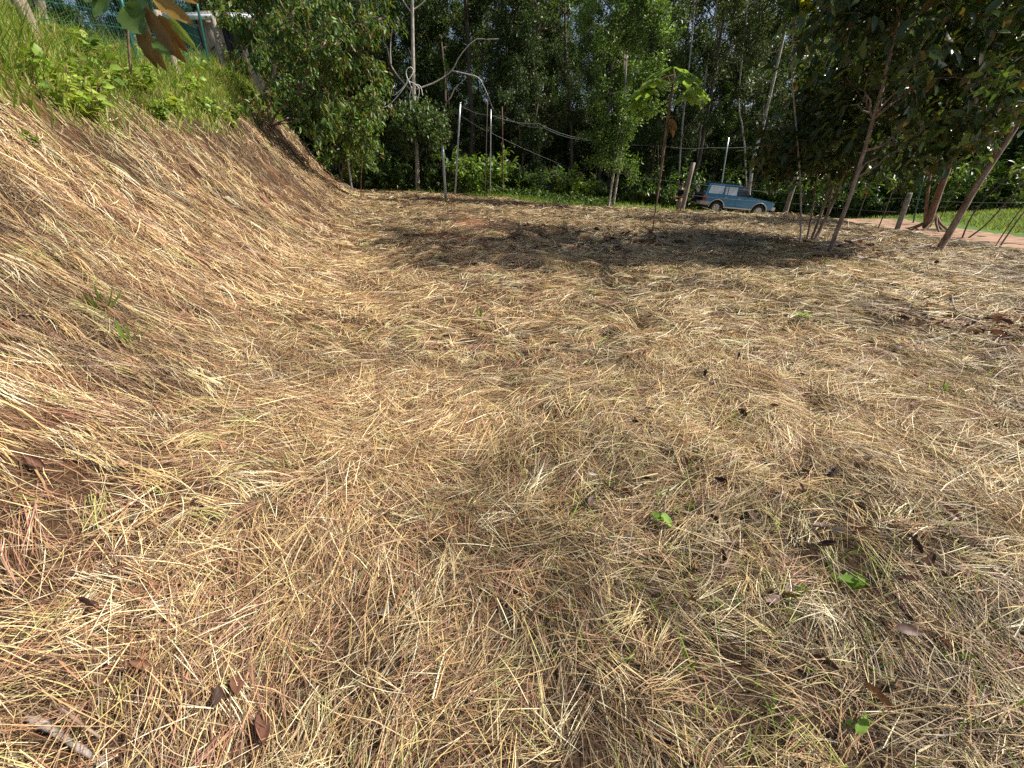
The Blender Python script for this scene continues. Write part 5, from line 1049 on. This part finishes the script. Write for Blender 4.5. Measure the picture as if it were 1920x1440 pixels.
# green seedlings coming through the straw
def seedling(label, px, py, kind, size, seed):
    p, n_ = lie(px, py, .0); rng = np.random.default_rng(seed); o = thing('green_seedling', label, 'seedling', p, 'green seedlings in the straw'); b = MB()
    for k in range(5 if kind else 7):
        a = rng.random()*6.28; d = np.array([math.cos(a), math.sin(a), 0])
        if kind: q = big_leaf(p+[0, 0, .05+.02*k], p+d*size*rng.uniform(.6, 1)+[0, 0, .06+size*rng.uniform(.1, .5)], size*.55, n_+d*.2, (.20, .33, .05), .2, 5, 0, seed+k)
        else: q = big_leaf(p+d*.01, p+d*size*rng.uniform(.3, .9)+[0, 0, size*rng.uniform(.5, 1.)], .012+.05*size, np.array([d[0], d[1], .5]), (.17, .27, .05), .2, 5, 0, seed+k, .1, .9, .1)
        q.obj('leaf', M['leaf'], o)
for k, (px, py, kd, sz, lab) in enumerate([
    (1232, 998, 1, .07, 'broad leaved green seedling right of centre'), (1243, 948, 0, .10, 'narrow green shoot above the broad leaved seedling'), (1282, 965, 0, .09, 'short bright shoot right of the broad leaved seedling'), (1290, 905, 0, .14, 'tall green grass shoot right of centre'),
    (1585, 1120, 1, .08, 'spreading green seedling at the lower right'), (1560, 1085, 0, .12, 'grass shoot above the spreading seedling'), (1502, 604, 1, .12, 'bright green seedling on the pale straw'), (1775, 1235, 0, .08, 'thin green shoot in the right foreground'),
    (1470, 1120, 0, .10, 'green shoot left of the spreading seedling'), (1148, 912, 0, .10, 'green shoot left of the tall grass shoot'), (235, 650, 0, .20, 'green grass tuft in the straw of the bank'), (190, 590, 0, .2, 'pale green tuft higher on the bank'),
    (1460, 1350, 0, .08, 'small green blades near the bottom right'), (1275, 1255, 0, .07, 'tiny green shoot at the bottom right of centre'), (1600, 1380, 1, .05, 'tiny round leaved seedling at the bottom right'), (900, 600, 0, .2, 'thin green shoot in the centre distance'),
    (1260, 515, 0, .22, 'yellow green grass tuft at the edge of the shade'), (1545, 500, 0, .22, 'yellow green tuft in front of the leaning trees'), (1770, 745, 0, .14, 'small weed at the right in the straw'), (1380, 790, 0, .12, 'thin shoot above the straw hump')]):
    seedling(lab, px, py, kd, sz, 1200+10*k)

# thin green shoots showing through in patches
srng = np.random.default_rng(909); n = 90000; y = srng.uniform(.4, 22, n); x = srng.uniform(-1, 1, n)*(1.4*y+1.2)
w_ = sst(.60, .74, fbm(x, y, .8, 95, 3))*.5+.6*np.exp(-((x-.9)/.7)**2-((y-1.7)/.6)**2)+.35*np.exp(-((x-4)/2.5)**2-((y-7.6)/1.2)**2)
k = (srng.random(n) < w_*lot_mask(x, y)*np.clip(.25+3.5/(y+2), 0, 1)*.30) & (bank_s(x, y) < green_edge(y)); x, y = x[k], y[k]; n = len(x)
V, Q, c = blades(n, x, y, srng.uniform(.06, .17, n), [(.22, .33, .06), (.30, .38, .08), (.17, .27, .05), (.40, .40, .12)], srng, (.9, 1.4), 1.3, 3, .015)
V = V.reshape(n, 3, 2, 3); mid = V.mean(2, keepdims=True); V = (mid+(V-mid)*(.0032+.0011*y)[:, None, None, None]).reshape(-1, 3)
b = MB(); b.put(V, Q, c); tag(b.obj('green_shoots', M['blade'], loc=(0, 4, 0)), 'thin green shoots coming through the straw in patches', 'grass', None, 'stuff')
